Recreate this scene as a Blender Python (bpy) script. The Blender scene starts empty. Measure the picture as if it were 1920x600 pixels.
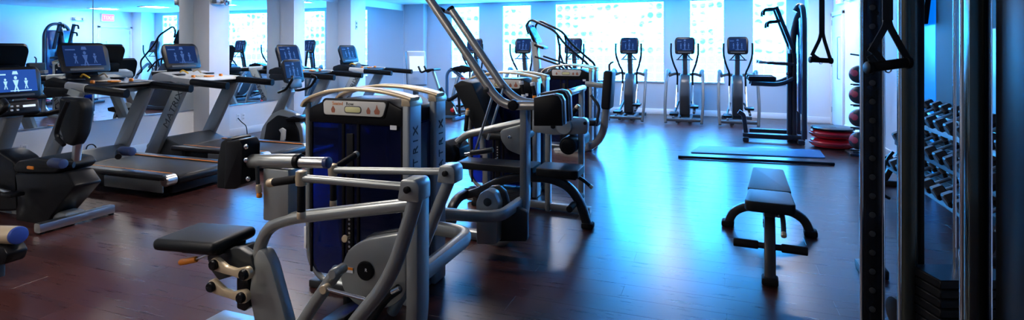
import bpy, bmesh, math, random
from mathutils import Vector, Matrix
random.seed(7)
PI = math.pi
# ------------------------------------------------------------------ camera, world, exposure
F, CX, HY, EYE = 1030.0, 960.0, 91.0, 1.53          # focal length (px), optical axis, horizon row, eye height
TH = math.atan2(375.0, F)                           # the camera is turned left of the room's long axis
CT, ST = math.cos(TH), math.sin(TH)
scene = bpy.context.scene
col = scene.collection
cam_d = bpy.data.cameras.new('camera'); cam = bpy.data.objects.new('camera', cam_d); col.objects.link(cam)
cam_d.sensor_fit = 'HORIZONTAL'; cam_d.sensor_width = 36.0; cam_d.lens = 36.0 * F / 1920
cam_d.shift_y = (HY - 300) / 1920.0
cam.location = (0, 0, EYE); cam.rotation_euler = (PI / 2, 0, TH)
cam_d.clip_start = 0.05
scene.camera = cam
scene.view_settings.view_transform = 'Standard'; scene.view_settings.look = 'None'
scene.view_settings.gamma = 1.0; scene.view_settings.use_curve_mapping = False
scene.view_settings.exposure = 0.45
w = bpy.data.worlds.new('world'); scene.world = w; w.use_nodes = True
w.node_tree.nodes['Background'].inputs[0].default_value = (.25, .6, 1, 1)
w.node_tree.nodes['Background'].inputs[1].default_value = 0.6
WIN = 4.6        # daylight through the glass blocks
LAMP = 2.5       # ceiling downlights
# room
XL, XR, YB, YF, ZC = -7.85, 2.31, 13.2, -2.6, 2.72

# ------------------------------------------------------------------ pixel rays
ORG = Vector((0, 0, 0))
def ray(px, py):
    u = (px - CX) / F; v = (HY - py) / F
    return Vector((u * CT - ST, u * ST + CT, v))
def W(px, py, X=None, Y=None, Z=None, D=None):
    r = ray(px, py)
    if D is None:
        if X is not None: D = X / r.x
        elif Y is not None: D = Y / r.y
        else: D = (Z - EYE) / r.z
    return Vector((0, 0, EYE)) + r * D
def P(px, py, **k): return W(px, py, **k) - ORG
def T(Y, *pp): return [P(a, b, Y=Y) for a, b in pp]      # a run of pixels on the plane Y
# ------------------------------------------------------------------ materials
MATS = {}
def mat(name, c, rough=.5, metal=0., em=None, ems=0., coat=0., var=.12, scale=6., bump=0., spec=None, trans=0., alpha=1.):
    if name in MATS: return MATS[name]
    m = bpy.data.materials.new(name); m.use_nodes = True; MATS[name] = m
    nt = m.node_tree; b = nt.nodes['Principled BSDF']
    tc = nt.nodes.new('ShaderNodeTexCoord'); no = nt.nodes.new('ShaderNodeTexNoise')
    no.inputs['Scale'].default_value = scale; no.inputs['Detail'].default_value = 3
    nt.links.new(tc.outputs['Object'], no.inputs['Vector'])
    mx = nt.nodes.new('ShaderNodeMix'); mx.data_type = 'RGBA'
    mx.inputs[6].default_value = tuple(max(0, x * (1 - var)) for x in c) + (1,)
    mx.inputs[7].default_value = tuple(min(1, x * (1 + var)) for x in c) + (1,)
    nt.links.new(no.outputs['Fac'], mx.inputs[0]); nt.links.new(mx.outputs[2], b.inputs['Base Color'])
    b.inputs['Roughness'].default_value = rough; b.inputs['Metallic'].default_value = metal
    if coat: b.inputs['Coat Weight'].default_value = coat; b.inputs['Coat Roughness'].default_value = .08
    if spec is not None: b.inputs['Specular IOR Level'].default_value = spec
    if trans: b.inputs['Transmission Weight'].default_value = trans
    if em: b.inputs['Emission Color'].default_value = tuple(em) + (1,); b.inputs['Emission Strength'].default_value = ems
    if bump:
        bp = nt.nodes.new('ShaderNodeBump'); bp.inputs['Strength'].default_value = bump; bp.inputs['Distance'].default_value = .002
        n2 = nt.nodes.new('ShaderNodeTexNoise'); n2.inputs['Scale'].default_value = 180
        nt.links.new(tc.outputs['Object'], n2.inputs['Vector']); nt.links.new(n2.outputs['Fac'], bp.inputs['Height'])
        nt.links.new(bp.outputs[0], b.inputs['Normal'])
    return m
GREY = mat('grey_paint', (.33, .355, .35), .33, .6)
SILVER = mat('silver_paint', (.52, .50, .45), .34, .8)
DGREY = mat('dark_grey_paint', (.035, .04, .043), .4, .3)
PALE = mat('pale_grey_plastic', (.5, .53, .54), .4)
GOLD = mat('champagne_paint', (.62, .50, .33), .32, .4)
BLACK = mat('black_plastic', (.004, .0045, .006), .36, spec=.2)
RUB = mat('black_rubber', (.007, .007, .008), .7, bump=.2, spec=.2)
VINYL = mat('black_vinyl', (.005, .007, .009), .5, bump=.25, spec=.25)
NAVY = mat('navy_shroud', (.004, .006, .03), .16, spec=.4)
BLUESH = mat('blue_shroud', (.01, .06, .35), .18, coat=.4)
CHROME = mat('chrome', (.8, .82, .84), .1, 1.)
STEEL = mat('brushed_steel', (.55, .56, .55), .28, 1.)
ORANGE = mat('orange_plastic', (.85, .26, .02), .4)
YEL = mat('yellow_plastic', (.85, .5, .05), .4)
RED = mat('red_plastic', (.55, .01, .02), .3)
WHITE = mat('white_plastic', (.75, .77, .78), .45)
WALL = mat('wall_paint', (.72, .75, .78), .7, var=.03, scale=1.5, bump=.08)
GWALL = mat('grey_wall_paint', (.42, .47, .52), .7, var=.03, scale=1.5, bump=.08)
TRIM = mat('white_trim', (.78, .8, .82), .5, var=.03)
CEIL = mat('ceiling_paint', (.78, .78, .77), .8, var=.03, scale=1.5)
MIRROR = mat('mirror_glass', (.86, .93, .95), 0., 1., var=0.)
BLETTER = mat('dark_lettering', (.02, .03, .04), .5)
# ------------------------------------------------------------------ objects
def setp(o, label=None, cat=None, group=None, kind=None):
    if label: o['label'] = label
    if cat: o['category'] = cat
    if group: o['group'] = group
    if kind: o['kind'] = kind
    return o
def thing(name, label, cat, loc=(0, 0, 0), rz=0., group=None, world=False):
    global ORG
    o = bpy.data.objects.new(name, None); o.empty_display_size = .1; col.objects.link(o)
    o.location = loc; o.rotation_euler = (0, 0, rz); setp(o, label, cat, group)
    ORG = Vector(loc) if world else Vector((0, 0, 0))
    return o
def link(name, me, m, parent=None, smooth=True, ang=38):
    if m is not None and not me.materials: me.materials.append(m)
    if smooth:
        me.polygons.foreach_set('use_smooth', [True] * len(me.polygons))
        me.set_sharp_from_angle(angle=math.radians(ang))
    o = bpy.data.objects.new(name, me); col.objects.link(o)
    if parent is not None: o.parent = parent
    return o
def fin(name, bm, m, parent=None, smooth=True, ang=38):
    bmesh.ops.recalc_face_normals(bm, faces=bm.faces)
    me = bpy.data.meshes.new(name); bm.to_mesh(me); bm.free()
    return link(name, me, m, parent, smooth, ang)
def copy_tree(o, parent=None):
    c = o.copy(); col.objects.link(c); c.parent = parent
    for ch in list(o.children): copy_tree(ch, c)
    return c
# ------------------------------------------------------------------ shapes (all in the thing's own coordinates)
def b_box(bm, c, s, bev=.0, seg=2, rot=None):
    v = bmesh.ops.create_cube(bm, size=1)['verts']
    bmesh.ops.scale(bm, vec=s, verts=v)
    if bev > 0:
        e = list({e for q in v for e in q.link_edges})
        r = bmesh.ops.bevel(bm, geom=e, offset=min(bev, min(s) * .49), segments=seg, profile=.5, affect='EDGES')
        v = list({q for f in r['faces'] for q in f.verts} | {q for q in v if q.is_valid})
    if rot is not None: bmesh.ops.rotate(bm, cent=(0, 0, 0), matrix=rot, verts=v)
    bmesh.ops.translate(bm, vec=c, verts=v)
def E(x=0, y=0, z=0): return (Matrix.Rotation(math.radians(z), 3, 'Z') @ Matrix.Rotation(math.radians(y), 3, 'Y') @ Matrix.Rotation(math.radians(x), 3, 'X'))
def box(par, name, m, c, s, bev=.008, seg=2, rot=None):
    bm = bmesh.new(); b_box(bm, c, s, bev, seg, rot)
    return fin(name, bm, m, par)
def fillet(pts, r, n=5, closed=False):
    pts = [Vector(p) for p in pts]; out = []; N = len(pts)
    for i, p in enumerate(pts):
        if not closed and i in (0, N - 1): out.append(p); continue
        a = pts[i - 1]; b = pts[(i + 1) % N]
        da, db = a - p, b - p
        k = min(r, da.length * .49, db.length * .49)
        if k < 1e-5: out.append(p); continue
        s = p + da.normalized() * k; e = p + db.normalized() * k
        for j in range(n + 1):
            t = j / n; out.append(s * (1 - t) ** 2 + p * 2 * t * (1 - t) + e * t * t)
    return out
def b_sweep(bm, pts, prof, up=Vector((0, 0, 1)), cap=True, scl=None):
    pts = [Vector(p) for p in pts]; n = len(pts); rings = []; prev = None
    for i, p in enumerate(pts):
        t = (pts[min(i + 1, n - 1)] - pts[max(i - 1, 0)]).normalized()
        if prev is None:
            u = Vector(up)
            if abs(t.dot(u)) > .95: u = Vector((0, 1, 0)) if abs(t.y) < .9 else Vector((1, 0, 0))
            s = t.cross(u).normalized()
        else: s = (prev - t * prev.dot(t)).normalized()
        prev = s; q = s.cross(t).normalized(); k = scl[i] if scl else 1
        rings.append([bm.verts.new(p + s * (a * k) + q * (b * k)) for a, b in prof])
    m = len(prof)
    for i in range(n - 1):
        for j in range(m):
            bm.faces.new((rings[i][j], rings[i][(j + 1) % m], rings[i + 1][(j + 1) % m], rings[i + 1][j]))
    if cap: bm.faces.new(rings[0][::-1]); bm.faces.new(rings[-1])
def circ(r, n=12): return [(r * math.cos(2 * PI * i / n), r * math.sin(2 * PI * i / n)) for i in range(n)]
def rrect(w_, h_, r=.01, n=2):
    r = min(r, w_ * .49, h_ * .49); o = []
    for cx, cy, a0 in ((w_ / 2 - r, h_ / 2 - r, 0), (-w_ / 2 + r, h_ / 2 - r, 90), (-w_ / 2 + r, -h_ / 2 + r, 180), (w_ / 2 - r, -h_ / 2 + r, 270)):
        for j in range(n + 1):
            a = math.radians(a0 + 90 * j / n); o.append((cx + r * math.cos(a), cy + r * math.sin(a)))
    return o
def tube(par, name, m, pts, r=.025, fr=.08, seg=12, n=5, scl=None):
    bm = bmesh.new(); b_sweep(bm, fillet(pts, fr, n), circ(r, seg), scl=None)
    return fin(name, bm, m, par)
def rtube(par, name, m, pts, w_=.05, h_=.05, r=.012, fr=.1, n=6, up=(0, 0, 1)):
    bm = bmesh.new(); b_sweep(bm, fillet(pts, fr, n), rrect(w_, h_, r), up=Vector(up))
    return fin(name, bm, m, par)
def cyl(par, name, m, a, b, r, seg=20, bev=.0):
    """a turned rod from a to b, its rims rounded by bev"""
    a, b = Vector(a), Vector(b); d = (b - a).normalized(); L = (b - a).length
    bm = bmesh.new()
    if bev > 0: bev = min(bev, r * .6, L * .3); zz = [(0, r - bev), (bev * .3, r - bev * .3), (bev, r), (L - bev, r), (L - bev * .3, r - bev * .3), (L, r - bev)]
    else: zz = [(0, r), (L, r)]
    b_sweep(bm, [a + d * z for z, _ in zz], circ(1, seg), scl=[q for _, q in zz])
    return fin(name, bm, m, par)
def lathe(par, name, m, prof, c=(0, 0, 0), axis=(0, 0, 1), seg=24):
    bm = bmesh.new(); ax = Vector(axis).normalized(); c = Vector(c)
    b_sweep(bm, [c + ax * z for r, z in prof], circ(1, seg), scl=[max(r, .0005) for r, z in prof])
    return fin(name, bm, m, par)
def prism(par, name, m, outline, th, bev=.006, fr=0., plane='xz', off=0., n=4, seg=2):
    """outline in the plane (2-D points, or 3-D points lying in it) given thickness th around off"""
    o = []
    for p in outline:
        if len(p) == 3: p = {'xz': (p[0], p[2]), 'yz': (p[1], p[2]), 'xy': (p[0], p[1])}[plane]
        o.append(Vector((p[0], p[1], 0)))
    if fr: o = fillet(o, fr, n, True)
    bm = bmesh.new()
    f = bm.faces.new([bm.verts.new((p.x, p.y, -th / 2)) for p in o])
    r = bmesh.ops.extrude_face_region(bm, geom=[f])
    tv = [v for v in r['geom'] if isinstance(v, bmesh.types.BMVert)]
    bmesh.ops.translate(bm, vec=(0, 0, th), verts=tv)
    bmesh.ops.recalc_face_normals(bm, faces=bm.faces)
    if bev:
        es = [e for e in bm.edges if e.calc_face_angle(0) > .6 and abs(e.verts[0].co.z - e.verts[1].co.z) < 1e-6]
        bmesh.ops.bevel(bm, geom=es, offset=bev, segments=seg, profile=.5, affect='EDGES', clamp_overlap=True)
    for v in bm.verts:
        a, b, c = v.co
        v.co = {'xz': (a, c + off, b), 'yz': (c + off, a, b), 'xy': (a, b, c + off)}[plane]
    return fin(name, bm, m, par)
def text(par, name, m, body, loc, rot, size, ext=.002, sx=1., align='CENTER', sp=1.):
    cu = bpy.data.curves.new(name, 'FONT'); cu.body = body; cu.size = size; cu.extrude = ext
    cu.align_x = align; cu.align_y = 'CENTER'; cu.space_character = sp; cu.resolution_u = 3
    ob = bpy.data.objects.new(name, cu); col.objects.link(ob)
    dg = bpy.context.evaluated_depsgraph_get()
    me = bpy.data.meshes.new_from_object(ob.evaluated_get(dg)); bpy.data.objects.remove(ob)
    for v in me.vertices: v.co.x *= sx
    me.materials.clear()
    o = link(name, me, m, par, smooth=False); o.location = loc; o.rotation_euler = rot.to_euler() if hasattr(rot, 'to_euler') else rot
    return o
def struct(o, label=None):
    o['kind'] = 'structure'
    if label: o['label'] = label
    return o
# ================================================================== THE ROOM
ORG = Vector((0, 0, 0))
# floor: dark red-brown boards laid across the room, the nearest ones single pieces
def wood():
    m = bpy.data.materials.new('dark_cherry_boards'); m.use_nodes = True; nt = m.node_tree; b = nt.nodes['Principled BSDF']
    g = nt.nodes.new('ShaderNodeNewGeometry'); oi = nt.nodes.new('ShaderNodeObjectInfo')
    mp = nt.nodes.new('ShaderNodeMapping'); mp.inputs['Scale'].default_value = (1.6, 22, 1)
    nt.links.new(g.outputs['Position'], mp.inputs[0])
    n = nt.nodes.new('ShaderNodeTexNoise'); n.inputs['Scale'].default_value = 1.5; n.inputs['Detail'].default_value = 6; n.inputs['Roughness'].default_value = .65
    nt.links.new(mp.outputs[0], n.inputs[0])
    ad = nt.nodes.new('ShaderNodeMath'); ad.operation = 'MULTIPLY_ADD'; ad.inputs[1].default_value = .35
    nt.links.new(oi.outputs['Random'], ad.inputs[0]); nt.links.new(n.outputs['Fac'], ad.inputs[2])
    r = nt.nodes.new('ShaderNodeValToRGB'); nt.links.new(ad.outputs[0], r.inputs[0])
    r.color_ramp.elements[0].position = .3; r.color_ramp.elements[0].color = (.022, .007, .006, 1)
    r.color_ramp.elements[1].position = 1.; r.color_ramp.elements[1].color = (.07, .023, .019, 1)
    nt.links.new(r.outputs[0], b.inputs['Base Color'])
    rr = nt.nodes.new('ShaderNodeMapRange'); rr.inputs['To Min'].default_value = .22; rr.inputs['To Max'].default_value = .36
    nt.links.new(n.outputs['Fac'], rr.inputs[0]); nt.links.new(rr.outputs[0], b.inputs['Roughness'])
    b.inputs['Specular IOR Level'].default_value = .5
    bp = nt.nodes.new('ShaderNodeBump'); bp.inputs['Strength'].default_value = .03; bp.inputs['Distance'].default_value = .001
    nt.links.new(n.outputs['Fac'], bp.inputs['Height']); nt.links.new(bp.outputs[0], b.inputs['Normal'])
    return m
WOOD = wood()
SUB = mat('floor_joint', (.02, .008, .007), .6)
floor = struct(box(None, 'floor', SUB, ((XL + XR) / 2, (YF + YB) / 2, -.06), (XR - XL + .4, YB - YF + .4, .1), 0), 'dark red-brown wooden board floor of the gym')
PW, PL = .2, 1.83
rows = int(math.ceil((YB - YF) / PW)); spots = []
for i in range(rows):
    y0 = YF + i * PW; y1 = min(y0 + PW, YB); x = XL - (i * .61 % PL)
    while x < XR:
        a, b = max(x, XL), min(x + PL, XR)
        if b - a > .03: spots.append((a, b, y0, y1))
        x += PL
def shows(s):
    px = (s[0] + s[1]) / 2; py = (s[2] + s[3]) / 2
    d = -px * ST + py * CT; l = px * CT + py * ST
    if d < .6: return 99
    u = abs(l / d); ok = 91 + F * EYE / d < 640 and u < 1.05
    return d if ok else 50 + d
spots.sort(key=shows)
pm = {}
rest = bmesh.new()
for k, (a, b, y0, y1) in enumerate(spots):
    s = (round(b - a - .0012, 4), round(y1 - y0 - .0012, 4), .01)
    if k < 300:
        if s not in pm:
            bm = bmesh.new(); b_box(bm, (0, 0, 0), s, .0006, 1); me = bpy.data.meshes.new("plank"); bm.to_mesh(me); bm.free(); me.materials.append(WOOD); pm[s] = me
        o = bpy.data.objects.new('plank', pm[s]); col.objects.link(o); o.parent = floor; o.location = ((a + b) / 2, (y0 + y1) / 2, -.005)
    else: b_box(rest, ((a + b) / 2, (y0 + y1) / 2, -.005), s, 0)
o = fin('plank', rest, WOOD, floor, smooth=False); o['kind'] = 'stuff'
struct(box(None, 'ceiling', CEIL, ((XL + XR) / 2, (YF + YB) / 2, ZC + .05), (XR - XL + .4, YB - YF + .4, .1), 0), 'white flat ceiling over the gym')
struct(box(None, 'wall_left', WALL, (XL - .1, (YF + YB) / 2, ZC / 2), (.2, YB - YF + .4, ZC), 0), 'pale wall behind the mirrors and treadmills')
struct(box(None, 'wall_right', WALL, (XR + .1, (YF + YB) / 2, ZC / 2), (.2, YB - YF + .4, ZC), 0), 'white side wall beside the ball rack')
struct(box(None, 'wall_front', mat('dark_wood_wall', (.14, .13, .13), .5), ((XL + XR) / 2, YF - .1, ZC / 2), (XR - XL, .2, ZC), 0), 'dark wall behind the viewer')
# back wall with its glass-block windows
WZ0, WZ1 = .77, 2.62
def bx(px): return W(px, 120, Y=YB).x
wins = [(847, 898), (943, 995), (1042, 1244), (1294, 1357), (1412, 1474)]
wx = [(bx(a), bx(b)) for a, b in wins]
bm = bmesh.new(); xs = [XL] + [v for p in wx for v in p] + [XR]
for i in range(0, len(xs), 2): b_box(bm, ((xs[i] + xs[i + 1]) / 2, YB + .125, ZC / 2), (xs[i + 1] - xs[i], .25, ZC))
for a, b in wx:
    b_box(bm, ((a + b) / 2, YB + .125, WZ0 / 2), (b - a, .25, WZ0)); b_box(bm, ((a + b) / 2, YB + .125, (WZ1 + ZC) / 2), (b - a, .25, ZC - WZ1))
struct(fin('wall_back', bm, GWALL, None, False), 'grey window wall behind the ellipticals')
S8 = 8. * WIN
def blockglass():
    m = bpy.data.materials.new('daylit_glass_block'); m.use_nodes = True; nt = m.node_tree; b = nt.nodes['Principled BSDF']
    b.inputs['Base Color'].default_value = (.5, .7, .8, 1); b.inputs['Roughness'].default_value = .12
    g = nt.nodes.new('ShaderNodeNewGeometry'); sp = nt.nodes.new('ShaderNodeSeparateXYZ'); nt.links.new(g.outputs['Position'], sp.inputs[0])
    mp = nt.nodes.new('ShaderNodeMapping'); mp.inputs['Scale'].default_value = (1., 1., 2.6); nt.links.new(g.outputs['Position'], mp.inputs[0])
    n = nt.nodes.new('ShaderNodeTexNoise'); n.inputs['Scale'].default_value = 1.7; n.inputs['Detail'].default_value = 4; n.inputs['Distortion'].default_value = .8
    nt.links.new(mp.outputs[0], n.inputs[0])
    # the town seen through the blocks: pale sky on top, teal glass towers, a pale roof line below
    hz = nt.nodes.new('ShaderNodeValToRGB'); mr = nt.nodes.new('ShaderNodeMapRange'); mr.inputs[1].default_value = WZ0; mr.inputs[2].default_value = WZ1
    nt.links.new(sp.outputs[2], mr.inputs[0]); nt.links.new(mr.outputs[0], hz.inputs[0])
    e = hz.color_ramp.elements; e[0].position = 0; e[0].color = (.0, .0, .0, 1); e[1].position = 1; e[1].color = (.9, .9, .9, 1)
    for p, c in ((.3, 0.), (.36, 1.), (.7, 1.), (.85, .97)): q = e.new(p); q.color = (c, c, c, 1)
    th = nt.nodes.new('ShaderNodeValToRGB'); th.color_ramp.elements[0].position = .46; th.color_ramp.elements[1].position = .60; nt.links.new(n.outputs['Fac'], th.inputs[0])
    tc = nt.nodes.new('ShaderNodeTexCoord'); s2 = nt.nodes.new('ShaderNodeMapping'); s2.inputs['Location'].default_value = (-1., 0, -1.); s2.inputs['Scale'].default_value = (2., 0, 2.)
    nt.links.new(tc.outputs['Generated'], s2.inputs[0]); ln = nt.nodes.new('ShaderNodeVectorMath'); ln.operation = 'LENGTH'; nt.links.new(s2.outputs[0], ln.inputs[0])
    sm = nt.nodes.new('ShaderNodeMapRange'); sm.inputs[1].default_value = 1.0; sm.inputs[2].default_value = .62; nt.links.new(ln.outputs['Value'], sm.inputs[0])
    m3 = nt.nodes.new('ShaderNodeMath'); m3.operation = 'MULTIPLY'; nt.links.new(th.outputs[0], m3.inputs[0]); nt.links.new(sm.outputs[0], m3.inputs[1]); th = m3
    mu = nt.nodes.new('ShaderNodeMath'); mu.operation = 'MULTIPLY'; nt.links.new(hz.outputs[0], mu.inputs[0]); nt.links.new(th.outputs[0], mu.inputs[1])
    base = nt.nodes.new('ShaderNodeValToRGB'); nt.links.new(mr.outputs[0], base.inputs[0]); base.color_ramp.interpolation = 'LINEAR'
    f = base.color_ramp.elements; f[0].position = 0; f[0].color = (.42 / S8, .42 / S8, .72 / S8, 1); f[1].position = 1; f[1].color = (.8 / S8, .36, 1, 1)
    q = f.new(.3); q.color = (.44 / S8, .46 / S8, .78 / S8, 1); q = f.new(.36); q.color = (.7 / S8, .36, 1, 1)
    mx = nt.nodes.new('ShaderNodeMix'); mx.data_type = 'RGBA'; nt.links.new(mu.outputs[0], mx.inputs[0]); nt.links.new(base.outputs[0], mx.inputs[6])
    mx.inputs[7].default_value = (.01 / S8, .28 / S8, .48 / S8, 1)
    nt.links.new(mx.outputs[2], b.inputs['Emission Color']); b.inputs['Emission Strength'].default_value = 8. * WIN
    return m
BLOCK = blockglass()
JOINT = mat('daylit_joint', (.8, .85, .9), .6, em=(1.2 / S8, .36, 1.), ems=S8)
SILL = mat('window_frame_paint', (.6, .7, .75), .5)
bmb = {}
for i, (a, b) in enumerate(wx):
    wn = struct(thing('window_%d' % (i + 1), None, None, ((a + b) / 2, YB, WZ0)), ['tall glass-block window nearest the left corner', 'second tall glass-block window from the left', 'wide glass-block window behind the stair climber', 'narrow glass-block window between the two right ellipticals', 'glass-block window behind the dip tower'][i])
    wd, ht = b - a, WZ1 - WZ0
    nx, nz = max(1, round(wd / .2)), round(ht / .2)
    px, pz = wd / nx, ht / nz
    key = (round(px, 4), round(pz, 4))
    if key not in bmb:
        bm = bmesh.new(); b_box(bm, (0, 0, 0), (px - .026, .07, pz - .026), .016, 1)
        me = bpy.data.meshes.new('glass_block'); bm.to_mesh(me); bm.free(); me.materials.append(BLOCK)
        me.polygons.foreach_set('use_smooth', [False] * len(me.polygons)); bmb[key] = me
    for p in range(nx):
        for q in range(nz):
            o = bpy.data.objects.new('glass_block', bmb[key]); col.objects.link(o); o.parent = wn
            o.location = (-wd / 2 + (p + .5) * px, .06, (q + .5) * pz)
    bm = bmesh.new()
    for p in range(nx + 1): b_box(bm, (-wd / 2 + p * px, .065, ht / 2), (.02, .05, ht))
    for q in range(nz + 1): b_box(bm, (0, .065, q * pz), (wd, .05, .02))
    fin('mortar_grid', bm, JOINT, wn, False)
    box(wn, 'window_sill', SILL, (0, -.005, -.015), (wd + .04, .05, .03), .006)
# corner pilasters
pil = struct(box(None, 'pillar', GWALL, ((XL + bx(801)) / 2, YB - .1, ZC / 2), (bx(801) - XL, .22, ZC), .0), 'grey pilaster in the far left corner')
struct(box(None, 'pillar', WALL, ((1.86 + XR) / 2 + .01, 12.99, ZC / 2), (XR - 1.86 + .02, .5, ZC), .0), 'grey-white wall return right of the dip tower')
PIL = mat('pillar_paint', (.74, .74, .74), .6, var=.03)
for (y0, y1), lab in zip(((6.56, 6.95), (8.44, 8.74), (10.2, 10.75)), ('white wall pillar behind the second treadmill', 'white wall pillar behind the upright bike', 'white wall pillar behind the farthest treadmill')):
    struct(box(None, 'pillar', PIL, (XL + .17, (y0 + y1) / 2, ZC / 2), (.34, y1 - y0, ZC), .004), lab)
# mirrors between the pillars
def mirror(y0, y1, lab):
    t = thing('wall_mirror', lab, 'mirror', (XL, (y0 + y1) / 2, .55))
    box(t, 'glass', MIRROR, (.006, 0, 1.0), (.008, y1 - y0 - .004, 2.0), 0)
    box(t, 'bottom_channel', STEEL, (.008, 0, -.006), (.014, y1 - y0 - .004, .012), 0)
mirror(2.9, 5.02, 'frameless wall mirror behind the nearest treadmill')
mirror(5.03, 6.555, 'frameless wall mirror just left of the first pillar')
mirror(6.955, 8.435, 'frameless wall mirror between the first and second pillars')
mirror(8.745, 10.195, 'frameless wall mirror between the second and third pillars')
mirror(10.755, 12.96, 'frameless wall mirror beside the far left corner')
mirror(.6, 2.89, 'frameless wall mirror at the left edge of the picture')
# skirtings
def base(name, x0, x1, y0, y1): struct(box(None, name, TRIM, ((x0 + x1) / 2, (y0 + y1) / 2, .065), (abs(x1 - x0), abs(y1 - y0), .13), .005), 'white skirting board along the wall')
for y0, y1 in ((-2.5, 6.56), (6.95, 8.44), (8.74, 10.2), (10.75, 12.98)): base('baseboard_left', XL, XL + .018, y0, y1)
base('baseboard_back', bx(801), 1.85, YB - .018, YB)
base('baseboard_back', 1.845, XR, 12.722, 12.74); base('baseboard_back', 1.842, 1.86, 12.74, YB - .02)
base('baseboard_right', XR - .018, XR, 7.0, 11.62)
# door in the right wall
d = struct(thing('door_1', None, None, (XR, 12.2, 0)), 'pale door in the right wall near the far corner')
DOOR = mat('door_paint', (.66, .74, .78), .5, var=.03)
box(d, 'door_leaf', DOOR, (-.012, 0, 1.08), (.03, .92, 2.14), .003)
for s in (-1, 1): box(d, 'door_frame', TRIM, (-.015, s * .5, 1.12), (.05, .07, 2.24), .004)
box(d, 'door_frame', TRIM, (-.015, 0, 2.22), (.05, 1.07, .08), .004)
for z in (.3, 1.22, 2.05): box(d, 'hinge', STEEL, (-.036, .452, z), (.018, .03, .11), .003)
tube(d, 'pull_handle', STEEL, [(-.03, -.3, .95), (-.075, -.3, .95), (-.075, -.3, 1.75), (-.03, -.3, 1.75)], .012, .03, 8)
# right wall beyond the cable machine: blue panels, their glow added as emission, and charcoal ones
BLUEP = mat('glowing_blue_glass', (.01, .1, .4), .3, em=(.0, .10, .5), ems=1.3)
CYANP = mat('glowing_cyan_glass', (.05, .2, .4), .3, em=(.04, .26, .7), ems=.8)
CHARP = mat('charcoal_wall_panel', (.022, .027, .035), .7)
for y0, y1, z0, z1, m, nm in ((7.2, 8.2, 0, 2.6, BLUEP, 'glowing blue glass wall panel behind the dumbbell rack'), (6.15, 7.19, 0, 2.6, CHARP, 'charcoal wall panel behind the dumbbell rack'), (5.6, 6.14, .95, 1.7, CYANP, 'glowing pale blue glass wall pane between charcoal panels'), (5.6, 6.14, 0, .94, CHARP, 'charcoal wall panel under the pale blue pane'), (5.6, 6.14, 1.71, 2.6, CHARP, 'charcoal wall panel over the pale blue pane'), (3.2, 5.59, 0, 2.6, CHARP, 'charcoal wall panel beside the weight stack')):
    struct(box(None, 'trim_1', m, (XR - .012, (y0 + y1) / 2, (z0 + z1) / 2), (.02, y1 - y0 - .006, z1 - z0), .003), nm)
# square ceiling light panels
LENS = mat('lamp_diffuser', (.9, .88, .84), .5, em=(1., .9, .82), ems=14. * LAMP)
lamp0 = None
xs_ = (-5.8, -3.3, -.8, 1.3); ys_ = (-1.2, 1.2, 3.7, 6.2, 8.7, 11.2)
nmx = ('above the treadmill decks', 'above the aisle by the treadmills', 'beside the weight machines', 'along the right wall')
nmy = ('behind the viewer', 'nearest the viewer', 'second from the viewer', 'third from the viewer', 'fourth from the viewer', 'nearest the windows')
for i, x in enumerate(xs_):
    for j, y in enumerate(ys_):
        if (i == 2 and j < 5) or (i == 3 and j < 5) or (i == 0 and j in (1, 2)): continue
        lab = 'square ceiling light panel %s, %s' % (nmx[i], nmy[j])
        if lamp0 is None:
            lamp0 = thing('ceiling_light', lab, 'ceiling light', (x, y, ZC), 0, 'square ceiling light panels')
            for s_ in (-1, 1):
                box(lamp0, 'rim', TRIM, (s_ * .285, 0, -.008), (.03, .6, .016), .003); box(lamp0, 'rim', TRIM, (0, s_ * .285, -.008), (.54, .03, .016), .003)
            box(lamp0, 'diffuser', LENS, (0, 0, -.005), (.54, .54, .008), .001)
        else:
            o = copy_tree(lamp0); o.location = (x, y, ZC); o['label'] = lab
# exit sign and emergency lamp (seen in the mirror)
EX = mat('lit_exit_red', (.6, .05, .08), .4, em=(1., .12, .18), ems=1.6)
t = thing('exit_sign', 'red lit exit sign over the door on the right wall', 'exit sign', (XR, 11.95, 2.5))
box(t, 'housing', WHITE, (-.03, 0, 0), (.05, .40, .25), .006)
box(t, 'face', EX, (-.057, 0, 0), (.006, .36, .21), .002)
text(t, 'lettering', WHITE, 'EXIT', (-.0615, 0, 0), Matrix(((0, 0, -1), (-1, 0, 0), (0, 1, 0))), .16, .001)
t = thing('emergency_light', 'white emergency light with two round heads on the right wall', 'emergency light', (XR, 11.1, 2.42))
box(t, 'housing', WHITE, (-.035, 0, 0), (.06, .3, .1), .01)
for s in (-1, 1): lathe(t, 'lamp_head', PALE, [(.02, 0), (.045, .02), (.05, .06), (.04, .064)], (-.07, s * .11, 0), (-1, 0, 0), 16)
# plates and sockets on the left wall
def socket(px, py, lab):
    p = W(px, py, X=XL); t = thing('wall_socket', lab, 'socket', p)
    box(t, 'plate', WHITE, (.005, 0, 0), (.008, .075, .118), .003)
    for z in (-.027, .027): box(t, 'outlet', PALE, (.0105, 0, z), (.004, .035, .03), .006)
socket(23, 285, 'white wall socket under the mirror at the left edge'); socket(45, 280, 'white wall socket behind the recumbent bike, right of its twin')
socket(446, 220, 'white wall socket left of the upright bike, left of its twin'); socket(456, 219, 'white wall socket left of the upright bike, right of its twin')
p = W(668, 47, X=XL + .34); t = thing('wall_switch', 'small grey switch plate on the third pillar', 'switch', p)
box(t, 'plate', PALE, (.004, 0, 0), (.008, .08, .2), .003); box(t, 'button', DGREY, (.01, 0, .04), (.006, .03, .05), .002); box(t, 'button', DGREY, (.01, 0, -.04), (.006, .03, .05), .002)
p = W(409, 3, X=XL + .34); t = thing('wall_fan', 'small silver fan housing high on the first pillar', 'fan', p)
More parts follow.
